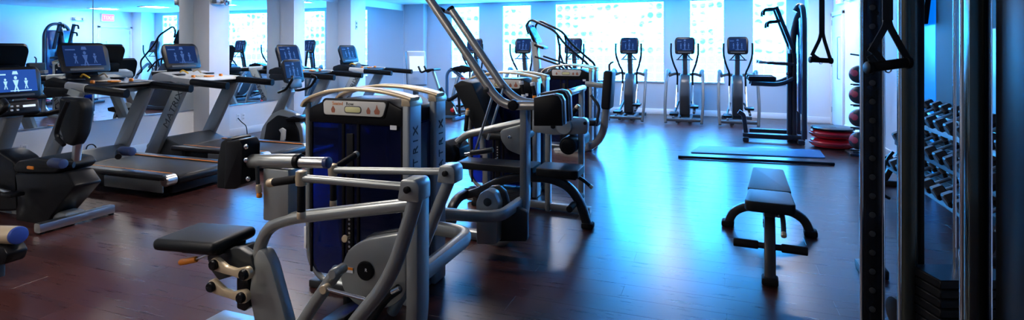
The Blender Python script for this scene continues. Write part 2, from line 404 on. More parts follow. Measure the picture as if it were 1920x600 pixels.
box(t, 'body', STEEL, (.07, 0, .02), (.13, .30, .14), .02); lathe(t, 'nozzle', CHROME, [(.05, 0), (.06, .03), (.055, .06), (.03, .065)], (.13, 0, 0), (1, 0, -.3), 16); box(t, 'bracket', DGREY, (.006, 0, .02), (.012, .12, .1), .003)
# ================================================================== WEIGHT MACHINES
UPZ = Matrix(((0, 0, 1), (0, -1, 0), (1, 0, 0)))        # lettering that climbs a face looking to +X
SIGN = mat('printed_plate', (.62, .62, .58), .4)
INK = mat('orange_ink', (.8, .25, .03), .5); INK2 = mat('dark_ink', (.05, .05, .06), .5); SKIN = mat('printed_figure', (.35, .12, .07), .5)
WINDOWP = mat('pale_yellow_lens', (.7, .68, .35), .2)
STICK = mat('paper_sticker', (.8, .82, .85), .5)
def acrylic():
    m = bpy.data.materials.new('smoked_blue_acrylic'); m.use_nodes = True; nt = m.node_tree; o = nt.nodes['Material Output']; b = nt.nodes['Principled BSDF']
    b.inputs['Base Color'].default_value = (.003, .006, .03, 1); b.inputs['Roughness'].default_value = .15; b.inputs['Specular IOR Level'].default_value = .35
    n = nt.nodes.new('ShaderNodeTexNoise'); n.inputs['Scale'].default_value = 3
    tr = nt.nodes.new('ShaderNodeBsdfTransparent'); tr.inputs[0].default_value = (.05, .32, .95, 1)
    mr = nt.nodes.new('ShaderNodeMapRange'); mr.inputs['To Min'].default_value = .24; mr.inputs['To Max'].default_value = .34; nt.links.new(n.outputs['Fac'], mr.inputs[0])
    mx = nt.nodes.new('ShaderNodeMixShader'); nt.links.new(mr.outputs[0], mx.inputs[0]); nt.links.new(b.outputs[0], mx.inputs[1]); nt.links.new(tr.outputs[0], mx.inputs[2]); nt.links.new(mx.outputs[0], o.inputs[0])
    return m
ACRYL = acrylic()
ANOD = mat('anodised_panel', (.36, .40, .42), .4, .5)
def tower(loc, label, word, word2):
    t = thing('weight_tower', label, 'weight tower', loc, 0, 'weight stack towers in the machine row')
    H = 1.19
    for y in (.05, .38):                                   # two hoops: thin post, arched cap, wide column
        tube(t, 'hoop_post', GREY, [(.018, y, H - .01), (.018, y, .28), (.03, y, .16), (.12, y, .05), (.4, y, .03)], .019, .1, 10)
        arch = fillet([(.0, 0, H - .03), (.018, 0, H + .0), (.06, 0, H + .028), (.19, 0, H + .07), (.36, 0, H + .09), (.55, 0, H + .084), (.70, 0, H + .062), (.80, 0, H + .038)], .06, 4)
        bm = bmesh.new(); b_sweep(bm, [p + Vector((0, y, 0)) for p in arch], rrect(.11, .022, .009), up=Vector((0, 0, 1)))
        fin('hoop_cap', bm, GOLD, t)
        c = box(t, 'column', ANOD, (.765, y + .025, .6), (.05, .15, 1.2), .014, 3)
        prism(c, 'column_cap', GOLD, [(.735, H - .005), (.735, H + .048), (.76, H + .052), (.785, H + .042), (.797, H + .015), (.797, H - .005)], .156, .008, 0, 'xz', y + .025)
        text(c, 'lettering', BLETTER, 'MATRIX', (.7915, y + .025, .86), UPZ, .078, .0015, 1.05, sp=1.55)
    for y in (.04, .43): box(t, 'shroud_sheet', ACRYL, (.392, y, .59), (.69, .008, .98), .003, 1)
    for k in range(14): box(t, 'weight_plate', BLACK, (.38, .235, .10 + k * .042), (.36, .18, .039), .004, 1)
    for x in (.27, .49): cyl(t, 'stack_rod', STEEL, (x, .235, .05), (x, .235, 1.1), .011, 10)
    prism(t, 'shroud_head', BLACK, [(.04, 1.06), (.045, 1.15), (.10, 1.175), (.16, 1.2), (.56, 1.212), (.61, 1.222), (.67, 1.19), (.735, 1.165), (.735, 1.06)], .43, .012, .02, 'xz', .235)
    for x in (.055, .30, .41, .725): box(t, 'shroud_rib', BLACK, (x, .034, .59), (.02, .014, .98), .004, 1)
    cyl(t, 'guide_rod', STEEL, (.35, .05, .1), (.35, .05, 1.05), .012, 10)
    box(t, 'selector_strip', BLACK, (.35, .034, .55), (.05, .014, .9), .004)
    pn = lathe(t, 'selector_pin', GOLD, [(.004, 0), (.02, .004), (.024, .014), (.014, .022), (.008, .03), (.006, .06)], (.35, -.03, .36), (0, 1, 0), 14)
    for k in range(9): lathe(pn, 'pin_hole', STEEL, [(.007, 0), (.008, .003), (.005, .004)], (.35, .026, .27 + k * .028), (0, -1, 0), 8)
    box(t, 'side_panel', ACRYL, (.752, .235, .56), (.008, .18, 1.0), .003, 1)
    sp = prism(t, 'sign_plate', SIGN, [(.17, 1.115), (.165, 1.19), (.18, 1.205), (.61, 1.205), (.625, 1.19), (.60, 1.115)], .014, .003, .02, 'xz', .016)
    prism(t, 'sign_rim', BLACK, [(.155, 1.102), (.15, 1.2), (.17, 1.218), (.62, 1.218), (.64, 1.2), (.61, 1.102)], .016, .004, .022, 'xz', .023)
    FR = Matrix(((1, 0, 0), (0, 0, -1), (0, 1, 0)))
    text(sp, 'lettering', INK, word, (.275, .008, 1.187), FR, .03, .0006); text(sp, 'lettering', INK2, word2, (.365, .008, 1.187), FR, .03, .0006)
    prism(sp, 'count_window', WINDOWP, [(.33, 1.135), (.33, 1.17), (.445, 1.17), (.445, 1.135)], .006, .002, .017, 'xz', .0085)
    prism(sp, 'window_rim', INK2, [(.325, 1.13), (.325, 1.175), (.45, 1.175), (.45, 1.13)], .004, .001, .02, 'xz', .0085)
    lathe(sp, 'printed_disc', YEL, [(.001, 0), (.02, 0), (.02, .001)], (.205, .0088, 1.165), (0, -1, 0), 14)
    for x, s in ((.24, .8), (.5, .8), (.56, 1.1)):
        prism(sp, 'printed_figure', SKIN, [(x - .012 * s, 1.13), (x - .018 * s, 1.15), (x - .006 * s, 1.165), (x, 1.13 + .055 * s), (x + .008 * s, 1.165), (x + .02 * s, 1.15), (x + .016 * s, 1.13)], .0012, 0, .004, 'xz', .0085)
    prism(t, 'sticker', STICK, [(.645, 1.04), (.645, 1.12), (.69, 1.12), (.69, 1.04)], .003, 0, .004, 'xz', .0235)
    box(t, 'base_foot', DGREY, (.4, .22, .025), (.72, .40, .05), .01)
    return t
tower((-2.47, 2.84, 0), 'nearest weight tower, navy shroud, champagne arched cap and white sticker', 'Seated', 'Row')
tower((-2.47, 5.35, 0), 'middle weight tower, behind the raised pulldown arms', 'Pull', 'Down')
tower((-2.47, 8.1, 0), 'farthest weight tower, in front of the stair climber', 'Leg', 'Curl')

# ---- seated row machine (nearest)
t = thing('seated_row_machine', 'grey seated row machine with black seat and gold linkage in the foreground', 'row machine', (-1.9, 2.2, 0), world=True)
YN, YM, YFA = 1.95, 2.2, 2.45
box(t, 'base_beam', GREY, Vector((-1.87, 2.22, .05)) - ORG, (1.3, .16, .1), .018, 3)
tube(t, 'main_tube', GREY, T(YM, (772, 383), (640, 398), (548, 408), (503, 424), (484, 470), (487, 520)), .031, .12, 14)
prism(t, 'seat_post', GREY, T(YM, (484, 480), (493, 463), (505, 468), (517, 493), (546, 600), (556, 655), (498, 655), (476, 548)), .07, .012, .02, 'xz', 0)
c = P(386, 446, Y=2.2)
st = box(t, 'seat', VINYL, c, (.40, .31, .062), .028, 4, E(0, -2, 4))
box(st, 'seat_base', BLACK, c + Vector((.06, 0, -.036)), (.24, .2, .025), .01, 2, E(0, -2, 4))
prism(t, 'seat_bracket', DGREY, T(2.15, (386, 482), (396, 470), (445, 466), (468, 480), (474, 506), (462, 525), (436, 518), (408, 527), (392, 506)), .05, .006, .01, 'xz', 2.18 - ORG.y)
prism(t, 'seat_slide', BLACK, T(2.2, (420, 470), (452, 464), (474, 492), (462, 504), (440, 502)), .12, .008, .01, 'xz', 2.25 - ORG.y)
prism(t, 'post_bracket', BLACK, T(2.2, (455, 500), (474, 495), (480, 570), (470, 578), (455, 572)), .08, .006, .01, 'xz', 2.2 - ORG.y)
def bone(a, b, sag, Y):
    A, B = P(*a, Y=Y), P(*b, Y=Y); d = (B - A); n = Vector((-d.z, 0, d.x)).normalized(); o = []; r = .033
    for k in range(8):
        an = PI / 2 + PI * k / 7; o.append(A + d.normalized() * math.cos(an) * r + n * math.sin(an) * r)
    o.append(A + d * .35 - n * (r * .62 + sag)); o.append(A + d * .65 - n * (r * .62 + sag * .8))
    for k in range(8):
        an = -PI / 2 + PI * k / 7; o.append(B + d.normalized() * math.cos(an) * r + n * math.sin(an) * r)
    o.append(B - d * .35 + n * (r * .5 - sag)); o.append(B - d * .65 + n * (r * .5 - sag))
    l = prism(t, 'link_arm', GOLD, o, .03, .006, .012, 'xz', Y - ORG.y)
    for q in (A, B):
        k = lathe(l, 'pivot_bolt', BLACK, [(.026, 0), (.026, .014), (.021, .02), (.008, .021), (.007, .014)], Vector((q.x, Y - ORG.y - .014, q.z)), (0, -1, 0), 16)
bone((407, 494), (463, 512), .012, 2.10); bone((402, 535), (458, 555), .012, 2.10)
lv = tube(t, 'seat_lever', STEEL, T(2.15, (392, 477), (374, 484), (362, 488)), .006, .02, 8)
cyl(lv, 'lever_grip', ORANGE, P(369, 486, Y=2.15), P(338, 492, Y=2.15), .017, 12, .008)
# chest pad on its slide
pd = prism(t, 'chest_pad', VINYL, T(2.2, (424, 264), (436, 256), (446, 258), (438, 352), (416, 350), (417, 300)), .13, .014, .012, 'xz', .03, 4, 3)
prism(t, 'pad_plate', BLACK, T(2.2, (440, 262), (466, 258), (472, 270), (470, 340), (458, 350), (437, 350)), .12, .01, .012, 'xz', 0)
for a, b in ((462, 275), (466, 335), (462, 300)): lathe(t, 'plate_bolt', CHROME, [(.012, 0), (.012, .006), (.006, .009)], P(a, b, Y=2.128), (0, -1, 0), 10)
cyl(t, 'slide_sleeve', GREY, P(462, 302, Y=2.2), P(557, 302, Y=2.2), .036, 20, .008)
cyl(t, 'slide_collar', BLACK, P(555, 302, Y=2.2), P(564, 302.5, Y=2.2), .037, 20, .004)
sr = cyl(t, 'slide_rod', STEEL, P(450, 302, Y=2.2), P(611, 305, Y=2.2), .027, 20, .004)
cyl(sr, 'rod_cap', mat('dark_blue_cap', (.02, .04, .15), .4), P(609, 305, Y=2.2), P(617, 305.2, Y=2.2), .028, 20, .004)
lv = tube(t, 'pad_lever', DGREY, T(2.16, (482, 312), (484, 348)), .010, .02, 8)
cyl(lv, 'lever_grip', GOLD, P(484, 345, Y=2.16), P(486, 362, Y=2.16), .015, 12, .008); cyl(lv, 'lever_tip', ORANGE, P(486, 361, Y=2.16), P(486, 371, Y=2.16), .014, 12, .008)
a, b = P(504, 312, Y=2.22), P(551, 312, Y=2.22)
z0 = P(528, 412, Y=2.22).z
box(t, 'pad_column', GREY, ((a.x + b.x) / 2, .03, (a.z + z0) / 2), (b.x - a.x, .10, a.z - z0), .008)
# levers
def lever(Y, p0, p1, r, arm, ra):
    l = tube(t, 'lever_bar', GREY, T(Y, p0, p1), r, .05, 12)
    tube(t, 'lever_arm', GREY, T(Y + .02, *arm), ra, .35, 14, 8)
    lathe(l, 'handle_joint', GOLD, [(.014, -.035), (.024, -.03), (.026, 0), (.024, .03), (.014, .035)], P(*p0, Y=Y), (0, 0, 1), 14)
    q = P(*p1, Y=Y)
    prism(l, 'pivot_bracket', GREY, [(q.x - .05, q.z - .05), (q.x - .035, q.z + .035), (q.x + .035, q.z + .04), (q.x + .05, q.z + .02), (q.x + .05, q.z - .05)], .10, .008, .012, 'xz', Y - ORG.y + .01)
    lathe(l, 'pivot_bolt', BLACK, [(.014, 0), (.014, .012), (.006, .015)], Vector((q.x, Y - ORG.y - .04, q.z)), (0, -1, 0), 12)
    return l
l = lever(YN, (565, 334), (774, 351), .0175, [(784, 358), (766, 420), (742, 495), (715, 545), (668, 600), (640, 640)], .031)
cyl(l, 'handle_grip', RUB, P(556, 336, Y=YN), P(512, 342, Y=YN), .018, 14, .004); cyl(l, 'grip_end', GOLD, P(516, 341.5, Y=YN), P(502, 343.5, Y=YN), .0195, 14, .01)
cyl(l, 'handle_grip', RUB, P(565, 346, Y=YN), P(565, 400, Y=YN), .018, 14, .004); cyl(l, 'grip_end', GOLD, P(565, 396, Y=YN), P(565, 410, Y=YN), .0195, 14, .004)
l = lever(YFA, (624, 319), (842, 322), .0185, [(846, 330), (826, 378), (802, 440), (772, 520), (735, 585)], .030)
cyl(l, 'handle_grip', RUB, P(625, 334, Y=YFA), P(625, 377, Y=YFA), .018, 14, .004); cyl(l, 'grip_end', GOLD, P(625, 375, Y=YFA), P(625, 387, Y=YFA), .0195, 14, .004)
q = P(624, 317, Y=YFA); cyl(l, 'handle_grip', RUB, q, q + Vector((.02, .17, .045)), .018, 14, .004); cyl(l, 'grip_end', GREY, q + Vector((.02, .165, .044)), q + Vector((.022, .19, .05)), .0195, 14, .006)
# front column, hoop to the tower, cam housing
rtube(t, 'front_column', GREY, [Vector((-1.262, 2.21, .9)) - ORG, Vector((-1.262, 2.21, .3)) - ORG, Vector((-1.30, 2.21, .12)) - ORG, Vector((-1.45, 2.21, .05)) - ORG], .06, .115, .01, .2)
rtube(t, 'base_hoop', GREY, [Vector((-1.31, 2.26, .45)) - ORG, Vector((-1.32, 2.93, .45)) - ORG, Vector((-1.70, 2.96, .45)) - ORG], .07, .085, .03, .13)
cm = prism(t, 'cam_housing', GREY, T(2.36, (768, 433), (722, 440), (684, 447), (658, 466), (644, 505), (650, 540), (671, 564), (700, 578), (742, 570), (768, 548)), .07, .01, .04, 'xz', 2.36 - ORG.y)
prism(cm, 'housing_cover', DGREY, T(2.4, (768, 428), (722, 435), (690, 441), (680, 455), (768, 500)), .05, .006, .02, 'xz', 2.42 - ORG.y)
lathe(cm, 'hub_cap', BLACK, [(.048, 0), (.048, .008), (.042, .014), (.001, .016)], P(686, 507, Y=2.324), (0, -1, 0), 24)
text(cm, 'lettering', STICK, 'R', P(686, 507, Y=2.306), Matrix(((1, 0, 0), (0, 0, -1), (0, 1, 0))), .022, .0004)
q = P(654, 506, Y=2.322)
box(cm, 'warning_label', STICK, q, (.05, .003, .028), 0); box(cm, 'label_stripe', ORANGE, q + Vector((0, -.001, .007)), (.05, .003, .013), 0)
tube(t, 'brace_tube', GREY, T(2.12, (634, 506), (596, 560), (556, 622), (545, 640)), .030, .1, 14)
lathe(t, 'brace_pivot', GREY, [(.02, -.045), (.024, -.04), (.024, .04), (.02, .045)], P(634, 508, Y=2.12), (0, 1, 0), 14)
rd = cyl(t, 'push_rod', CHROME, P(610, 541, Y=2.06), P(692, 563, Y=2.0), .009, 10)
lathe(rd, 'rod_end', GOLD, [(.018, -.02), (.02, -.015), (.02, .015), (.018, .02)], P(610, 541, Y=2.06), (0, 1, 0), 12)
tube(t, 'gas_spring', BLACK, T(2.3, (748, 541), (722, 560), (690, 610)), .022, .05, 12); cyl(t, 'spring_rod', CHROME, P(735, 548, Y=2.28), P(750, 540, Y=2.28), .012, 10)
box(t, 'foot_plate', BLACK, P(645, 588, Y=2.35), (.26, .3, .03), .008, 2, E(0, -25, 0))
box(t, 'foot_bracket', DGREY, P(652, 560, Y=2.6), (.03, .05, .2), .006)
q = P(573, 445, Y=2.81)
box(t, 'instruction_strip', STICK, q, (.018, .01, .14), .002)

# ---- lat pulldown machine
t = thing('pulldown_machine', 'grey pulldown machine with two long raised arms and square counterweights', 'pulldown machine', (-1.8, 4.05, 0), world=True)
A, B, Mid = 3.9, 4.32, 4.05
l = tube(t, 'press_arm', SILVER, T(A, (797, -14), (926, 178), (946, 195), (968, 198), (1004, 198)), .034, .16, 14, 8)
lathe(l, 'pivot_cap', BLACK, [(.042, 0), (.042, .02), (.034, .028), (.001, .03)], P(963, 197, Y=A - .03), (0, -1, 0), 18)
lathe(l, 'pivot_bolt', DGREY, [(.022, 0), (.022, .012), (.012, .016)], P(912, 168, Y=A - .03), (0, -1, 0), 12)
l2 = tube(t, 'press_arm', SILVER, T(B, (845, 17), (946, 166), (972, 189), (1004, 194)), .034, .16, 14, 8)
cyl(l2, 'end_cap', BLACK, P(847, 20, Y=B), P(843.5, 14.5, Y=B), .035, 14, .004)
lathe(l2, 'pivot_bolt', DGREY, [(.022, 0), (.022, .012), (.012, .016)], P(943, 164, Y=B - .035), (0, -1, 0), 12)
cyl(l2, 'handle_grip', RUB, P(818, 14, Y=B - .12), P(832, 21, Y=B - .05), .022, 12, .006)
cyl(l2, 'handle_stem', STEEL, P(831, 21, Y=B - .05), P(850, 26, Y=B), .015, 12)
for Y, dx, dy in ((A, 0, 0), (B, 12, -8)):
    o = [(1001 + dx, 183 + dy), (1036 + dx, 177 + dy), (1047 + dx, 180 + dy), (1053 + dx, 190 + dy), (1055 + dx, 236 + dy), (1001 + dx, 236 + dy)]
    cw = prism(t, 'counterweight', BLACK, T(Y - .05, *o), .05, .004, .006, 'xz', Y - .03 - ORG.y)
    prism(cw, 'weight_rim', GREY, T(Y - .05, *[(x + 2, y - 1) for x, y in o]), .05, .004, .006, 'xz', Y + .02 - ORG.y)
rtube(t, 'post', GREY, T(4.02, (985, 203), (985, 395), (968, 440), (935, 457), (870, 460), (800, 462)), .055, .12, .012, .3, 9)
tube(t, 'cross_tube', GREY, T(4.06, (985, 228), (908, 245), (874, 252), (855, 270)), .030, .1, 12)
prism(t, 'gusset_plate', GREY, T(4.06, (940, 243), (985, 231), (985, 292), (955, 280), (942, 262)), .05, .006, .03, 'xz', 0)
lathe(t, 'plate_bolt', CHROME, [(.014, 0), (.014, .008), (.006, .011)], P(956, 257, Y=4.02), (0, -1, 0), 12)
pd = prism(t, 'thigh_pad', VINYL, T(4.06, (838, 264), (848, 259), (862, 268), (869, 284), (862, 298), (846, 298), (838, 286)), .34, .03, .02, 'xz', 0, 4, 3)
prism(t, 'pad_rim', BLACK, T(4.06, (862, 266), (872, 274), (874, 292), (866, 300), (858, 298)), .2, .008, .01, 'xz', 0)
cyl(t, 'link_rod', GREY, P(926, 173, Y=3.96), P(891, 284, Y=3.96), .010, 10); cyl(t, 'link_rod', GREY, P(944, 166, Y=4.26), P(914, 262, Y=4.26), .010, 10)
gs = cyl(t, 'gas_spring', DGREY, P(882, 287, Y=3.96), P(924, 281, Y=3.96), .022, 14, .006)
cyl(gs, 'spring_rod', CHROME, P(872, 289, Y=3.96), P(884, 287, Y=3.96), .012, 10)
rtube(t, 'base_hoop', GREY, [Vector((-1.385, 3.98, .35)) - ORG, Vector((-1.40, 3.58, .35)) - ORG, Vector((-1.70, 3.53, .35)) - ORG, Vector((-1.95, 3.50, .35)) - ORG], .06, .085, .025, .12)
cm = prism(t, 'cam_housing', GREY, T(3.72, (896, 456), (895, 378), (903, 360), (917, 354), (930, 361), (937, 380), (934, 456)), .10, .01, .02, 'xz', 3.74 - ORG.y)
lathe(cm, 'hub_cap', DGREY, [(.03, 0), (.03, .006), (.01, .01)], P(914, 379, Y=3.68), (0, -1, 0), 16)
prism(cm, 'housing_back', DGREY, T(3.8, (905, 456), (903, 375), (914, 352), (930, 350), (944, 362), (950, 385), (985, 400), (985, 456)), .05, .008, .02, 'xz', 3.86 - ORG.y)
rtube(t, 'seat_stem', GREY, [Vector((-2.32, 4.1, .0)) - ORG, Vector((-2.32, 4.1, .44)) - ORG], .07, .1, .012)
rtube(t, 'floor_rail', GREY, [Vector((-2.45, 4.06, .04)) - ORG, Vector((-1.75, 4.04, .04)) - ORG], .1, .07, .02)
box(t, 'seat', VINYL, Vector((-2.36, 4.1, .48)) - ORG, (.36, .3, .07), .03, 3)

# ---- leg extension machine
t = thing('leg_extension_machine', 'grey leg extension machine with slanted black backrest and padded shin roller', 'leg machine', (-1.75, 5.05, 0), world=True)
bp = prism(t, 'backrest', VINYL, T(5.05, (864, 158), (878, 149), (898, 154), (934, 238), (922, 248), (905, 243)), .34, .02, .012, 'xz', 0, 4, 3)
tube(t, 'back_post', GREY, T(5.05, (876, 190), (905, 255), (905, 290)), .03, .08)
box(t, 'seat', VINYL, P(955, 252, Y=5.05), (.42, .36, .075), .03, 3)
bm_ = prism(t, 'lever_housing', GREY, T(4.82, (1000, 224), (1050, 218), (1098, 221), (1104, 228), (1102, 250), (1040, 252), (1000, 246)), .08, .008, .02, 'xz', 4.82 - ORG.y)
lathe(bm_, 'pivot_disc', GREY, [(.076, 0), (.076, .012), (.066, .02), (.001, .02)], P(1058, 237, Y=4.78), (0, -1, 0), 24)
lathe(bm_, 'pivot_bolt', BLACK, [(.022, 0), (.02, .012), (.008, .014)], P(1037, 237, Y=4.78), (0, -1, 0), 12); lathe(bm_, 'pivot_bolt', BLACK, [(.016, 0), (.014, .012), (.008, .014)], P(1097, 231, Y=4.78), (0, -1, 0), 12)
hg = cyl(t, 'handle_grip', RUB, P(1067, 222, Y=4.75), P(1081, 203, Y=4.75), .022, 14, .004); cyl(hg, 'grip_end', GOLD, P(1080, 204, Y=4.75), P(1085, 197, Y=4.75), .02, 14, .006)
q = P(1066, 174, Y=4.9); rb = cyl(t, 'thigh_bar', STEEL, q, q + Vector((0, .62, 0)), .033, 18, .004); cyl(rb, 'bar_cap', ORANGE, q + Vector((0, -.02, 0)), q + Vector((0, .01, 0)), .036, 18, .006); cyl(rb, 'cap_centre', YEL, q + Vector((0, -.028, 0)), q + Vector((0, -.018, 0)), .016, 12, .003)
rtube(t, 'bar_post', GREY, [q + Vector((.02, .45, 0)), q + Vector((.02, .45, -.35))], .05, .06, .01)
q = P(1064, 274, Y=4.88); rl = cyl(t, 'shin_roller', VINYL, q, q + Vector((0, .62, 0)), .082, 24, .018); cyl(rl, 'roller_cap', BLACK, q + Vector((0, -.006, 0)), q + Vector((0, .02, 0)), .06, 20, .004)
rtube(t, 'shin_lever', GREY, [P(1058, 238, Y=4.87), P(1090, 262, Y=5.15), P(1092, 275, Y=5.2)], .05, .05, .01)
for px in (1028, 1090): rtube(t, 'frame_leg', GREY, [P(px, 250, Y=5.0), Vector((P(px, 250, Y=5.0).x, 5.0 - ORG.y, .0))], .05, .07, .01)
rtube(t, 'frame_leg', GREY, [P(912, 280, Y=5.05), Vector((P(912, 280, Y=5.05).x, 0, 0))], .06, .08, .01)
rtube(t, 'floor_rail', GREY, [Vector((-2.3, 5.05, .04)) - ORG, Vector((-1.05, 5.0, .04)) - ORG], .08, .06, .012)
hg = cyl(t, 'side_handle', RUB, P(873, 246, Y=4.8), P(876, 214, Y=4.8), .02, 12, .004); cyl(hg, 'grip_end', GOLD, P(876, 216, Y=4.8), P(877, 206, Y=4.8), .021, 12, .004); cyl(hg, 'grip_tip', ORANGE, P(877, 207, Y=4.8), P(877, 203, Y=4.8), .014, 12, .004)
rtube(t, 'handle_bracket', DGREY, [P(873, 246, Y=4.8), P(915, 252, Y=4.95)], .03, .04, .008)
for px, py in ((982, 178), (1003, 180)):
    hg = cyl(t, 'upper_grip', RUB, P(px, py, Y=5.2), P(px - 4, py - 20, Y=5.2), .02, 12, .004); cyl(hg, 'grip_end', WHITE, P(px - 4, py - 19, Y=5.2), P(px - 5, py - 26, Y=5.2), .024, 12, .006); cyl(hg, 'grip_ring', ORANGE if px > 990 else WHITE, P(px, py + 5, Y=5.2), P(px, py - 1, Y=5.2), .026, 12, .004)
    tube(t, 'grip_stem', DGREY, [P(px, py + 4, Y=5.2), P(px + 4, py + 60, Y=5.2)], .014)

# ---- leg curl station beyond
t = thing('calf_machine', 'grey weight machine with tall black vertical pad beside the farthest tower', 'weight machine', (-1.7, 8.0, 0), world=True)
box(t, 'tall_pad', VINYL, P(1141, 168, Y=7.95), (.13, .34, .55), .03, 3, E(0, 4, 0))
tube(t, 'pad_hook', DGREY, T(7.95, (1143, 137), (1142, 120), (1150, 116)), .014, .05, 8)
rtube(t, 'pad_bracket', GREY, T(7.95, (1098, 157), (1138, 161)), .08, .075, .012)
rtube(t, 'post', GREY, T(8.0, (1138, 195), (1132, 245), (1120, 268), (1090, 281), (1040, 284)), .11, .09, .03, .3, 8)
box(t, 'seat', VINYL, P(1098, 228, Y=7.86), (.36, .32, .08), .03, 3); rtube(t, 'seat_stem', GREY, T(7.9, (1098, 232), (1100, 279)), .07, .07, .012)
tube(t, 'side_lever', DGREY, T(7.8, (1108, 178), (1124, 200), (1118, 236)), .022, .06)

# ---- incline benches
BFR = mat('bench_frame', (.035, .037, .04), .35, .4)
def bench(loc, rz, label):
    t = thing('adjustable_bench', label, 'bench', loc, rz, 'adjustable benches on the open floor')
    sp = prism(t, 'back_pad', VINYL, [(-.66, -.12), (-.68, -.1), (-.68, .1), (-.66, .12), (.10, .145), (.12, .13), (.12, -.13), (.10, -.145)], .06, .022, .02, 'xy', .475, 4, 3)
    prism(t, 'seat_pad', VINYL, [(.15, -.14), (.15, .14), (.48, .155), (.52, .13), (.52, -.13), (.48, -.155)], .07, .024, .03, 'xy', .475, 4, 3)
    rtube(t, 'spine', BFR, [(-.60, 0, .17), (-.46, 0, .21), (-.14, 0, .385), (.25, 0, .40), (.42, 0, .34), (.52, 0, .2), (.57, 0, .03)], .07, .075, .015, .22, 8)
    box(t, 'front_foot', RUB, (.575, 0, .025), (.10, .10, .05), .014)
    for s in (-1, 1):
        rl = rtube(t, 'rear_leg', BFR, [(-.56, s * .02, .20), (-.57, s * .17, .19), (-.58, s * .27, .13), (-.58, s * .31, .03)], .07, .07, .015, .12, 7)
        box(rl, 'rear_foot', RUB, (-.58, s * .315, .025), (.11, .10, .05), .014)
        cyl(t, 'foot_bar', BFR, (.47, s * .03, .21), (.47, s * .08, .21), .02, 12)
        cyl(t, 'foot_roller', RUB, (.47, s * .07, .21), (.47, s * .225, .21), .028, 16, .006)
    lad = fillet([(-.42, 0, .26), (-.30, 0, .19), (-.16, 0, .17), (-.02, 0, .22)], .1, 4)
    for y in (-.035, .035):
        bm = bmesh.new(); b_sweep(bm, [p + Vector((0, y, 0)) for p in lad], rrect(.008, .06, .003)); q = fin('angle_ladder', bm, BFR, t)
        for k in range(4): lathe(q, 'ladder_pin', CHROME, [(.008, -.006), (.009, 0), (.008, .006)], lad[2 + k * 3] + Vector((0, y, 0)), (0, 1, 0), 8)
    cyl(t, 'adjuster', STEEL, (.33, .0, .395), (.40, .06, .40), .014, 10, .004)
    cyl(t, 'pop_pin', ORANGE, (-.40, .03, .26), (-.40, .11, .25), .014, 10, .004)
    hd = tube(t, 'seat_handle', BFR, [(.36, .07, .44), (.5, .08, .40), (.58, .08, .34)], .016, .04, 10); cyl(hd, 'handle_tip', GOLD, (.575, .08, .344), (.60, .08, .326), .018, 10, .004)
    box(t, 'pad_carrier', BFR, (-.25, 0, .435), (.75, .06, .03), .006); box(t, 'seat_carrier', BFR, (.33, 0, .425), (.3, .07, .04), .006)
bench((.398, 4.50, 0), -PI / 2 - .077, 'black padded bench standing alone on the open floor')
bench((-1.57, 4.62, 0), 0.0, 'black padded bench between the pulldown and leg machines')
# ================================================================== CARDIO
SCR = mat('dim_screen', (.004, .006, .015), .12, em=(.004, .014, .06), ems=1., spec=.12)
SCRB = mat('bright_screen', (.004, .008, .02), .12, em=(.012, .05, .24), ems=1.2, spec=.12)
PIC = mat('dim_screen_picture', (.02, .04, .08), .3, em=(.018, .05, .17), ems=1., spec=.1)
PICB = mat('bright_screen_picture', (.05, .08, .1), .3, em=(.30, .58, .9), ems=1.)
def picture(k, m, c, R, wd, ht):
    """three exercising figures and a caption bar shown on a screen"""
    bm = bmesh.new(); q = lambda y, z: bm.verts.new(c + R @ Vector((.0312, y * wd, z * ht)))
    def poly(pp): bm.faces.new([q(*p) for p in pp])
    for fx, s in ((-.2, .8), (0., 1.15), (.2, .8)):
        poly([(fx + .028 * s * math.cos(a), -.02 + .30 * s * .5 + .05 * s * math.sin(a)) for a in [PI * i / 4 for i in range(8)]])
        poly([(fx - .05 * s, -.02 + .18 * s * .5), (fx - .015 * s, -.10 * s), (fx + .015 * s, -.10 * s), (fx + .05 * s, -.02 + .18 * s * .5)])
        poly([(fx - .02 * s, -.10 * s), (fx - .045 * s, -.24 * s), (fx - .02 * s, -.24 * s), (fx, -.12 * s), (fx + .02 * s, -.24 * s), (fx + .045 * s, -.24 * s), (fx + .02 * s, -.10 * s)])
    poly([(-.38, .24), (-.18, .24), (-.18, .28), (-.38, .28)]); poly([(-.12, -.26), (.3, -.26), (.3, -.235), (-.12, -.235)]); poly([(-.06, .26), (.06, .26), (.04, .36), (-.04, .36)])
    return fin('screen_picture', bm, m, k, False)
TDECK = mat('treadmill_deck', (.012, .013, .015), .4, .1); BELT = mat('treadmill_belt', (.008, .008, .009), .55, bump=.3)
UPR = mat('treadmill_upright', (.30, .33, .34), .36, .7)

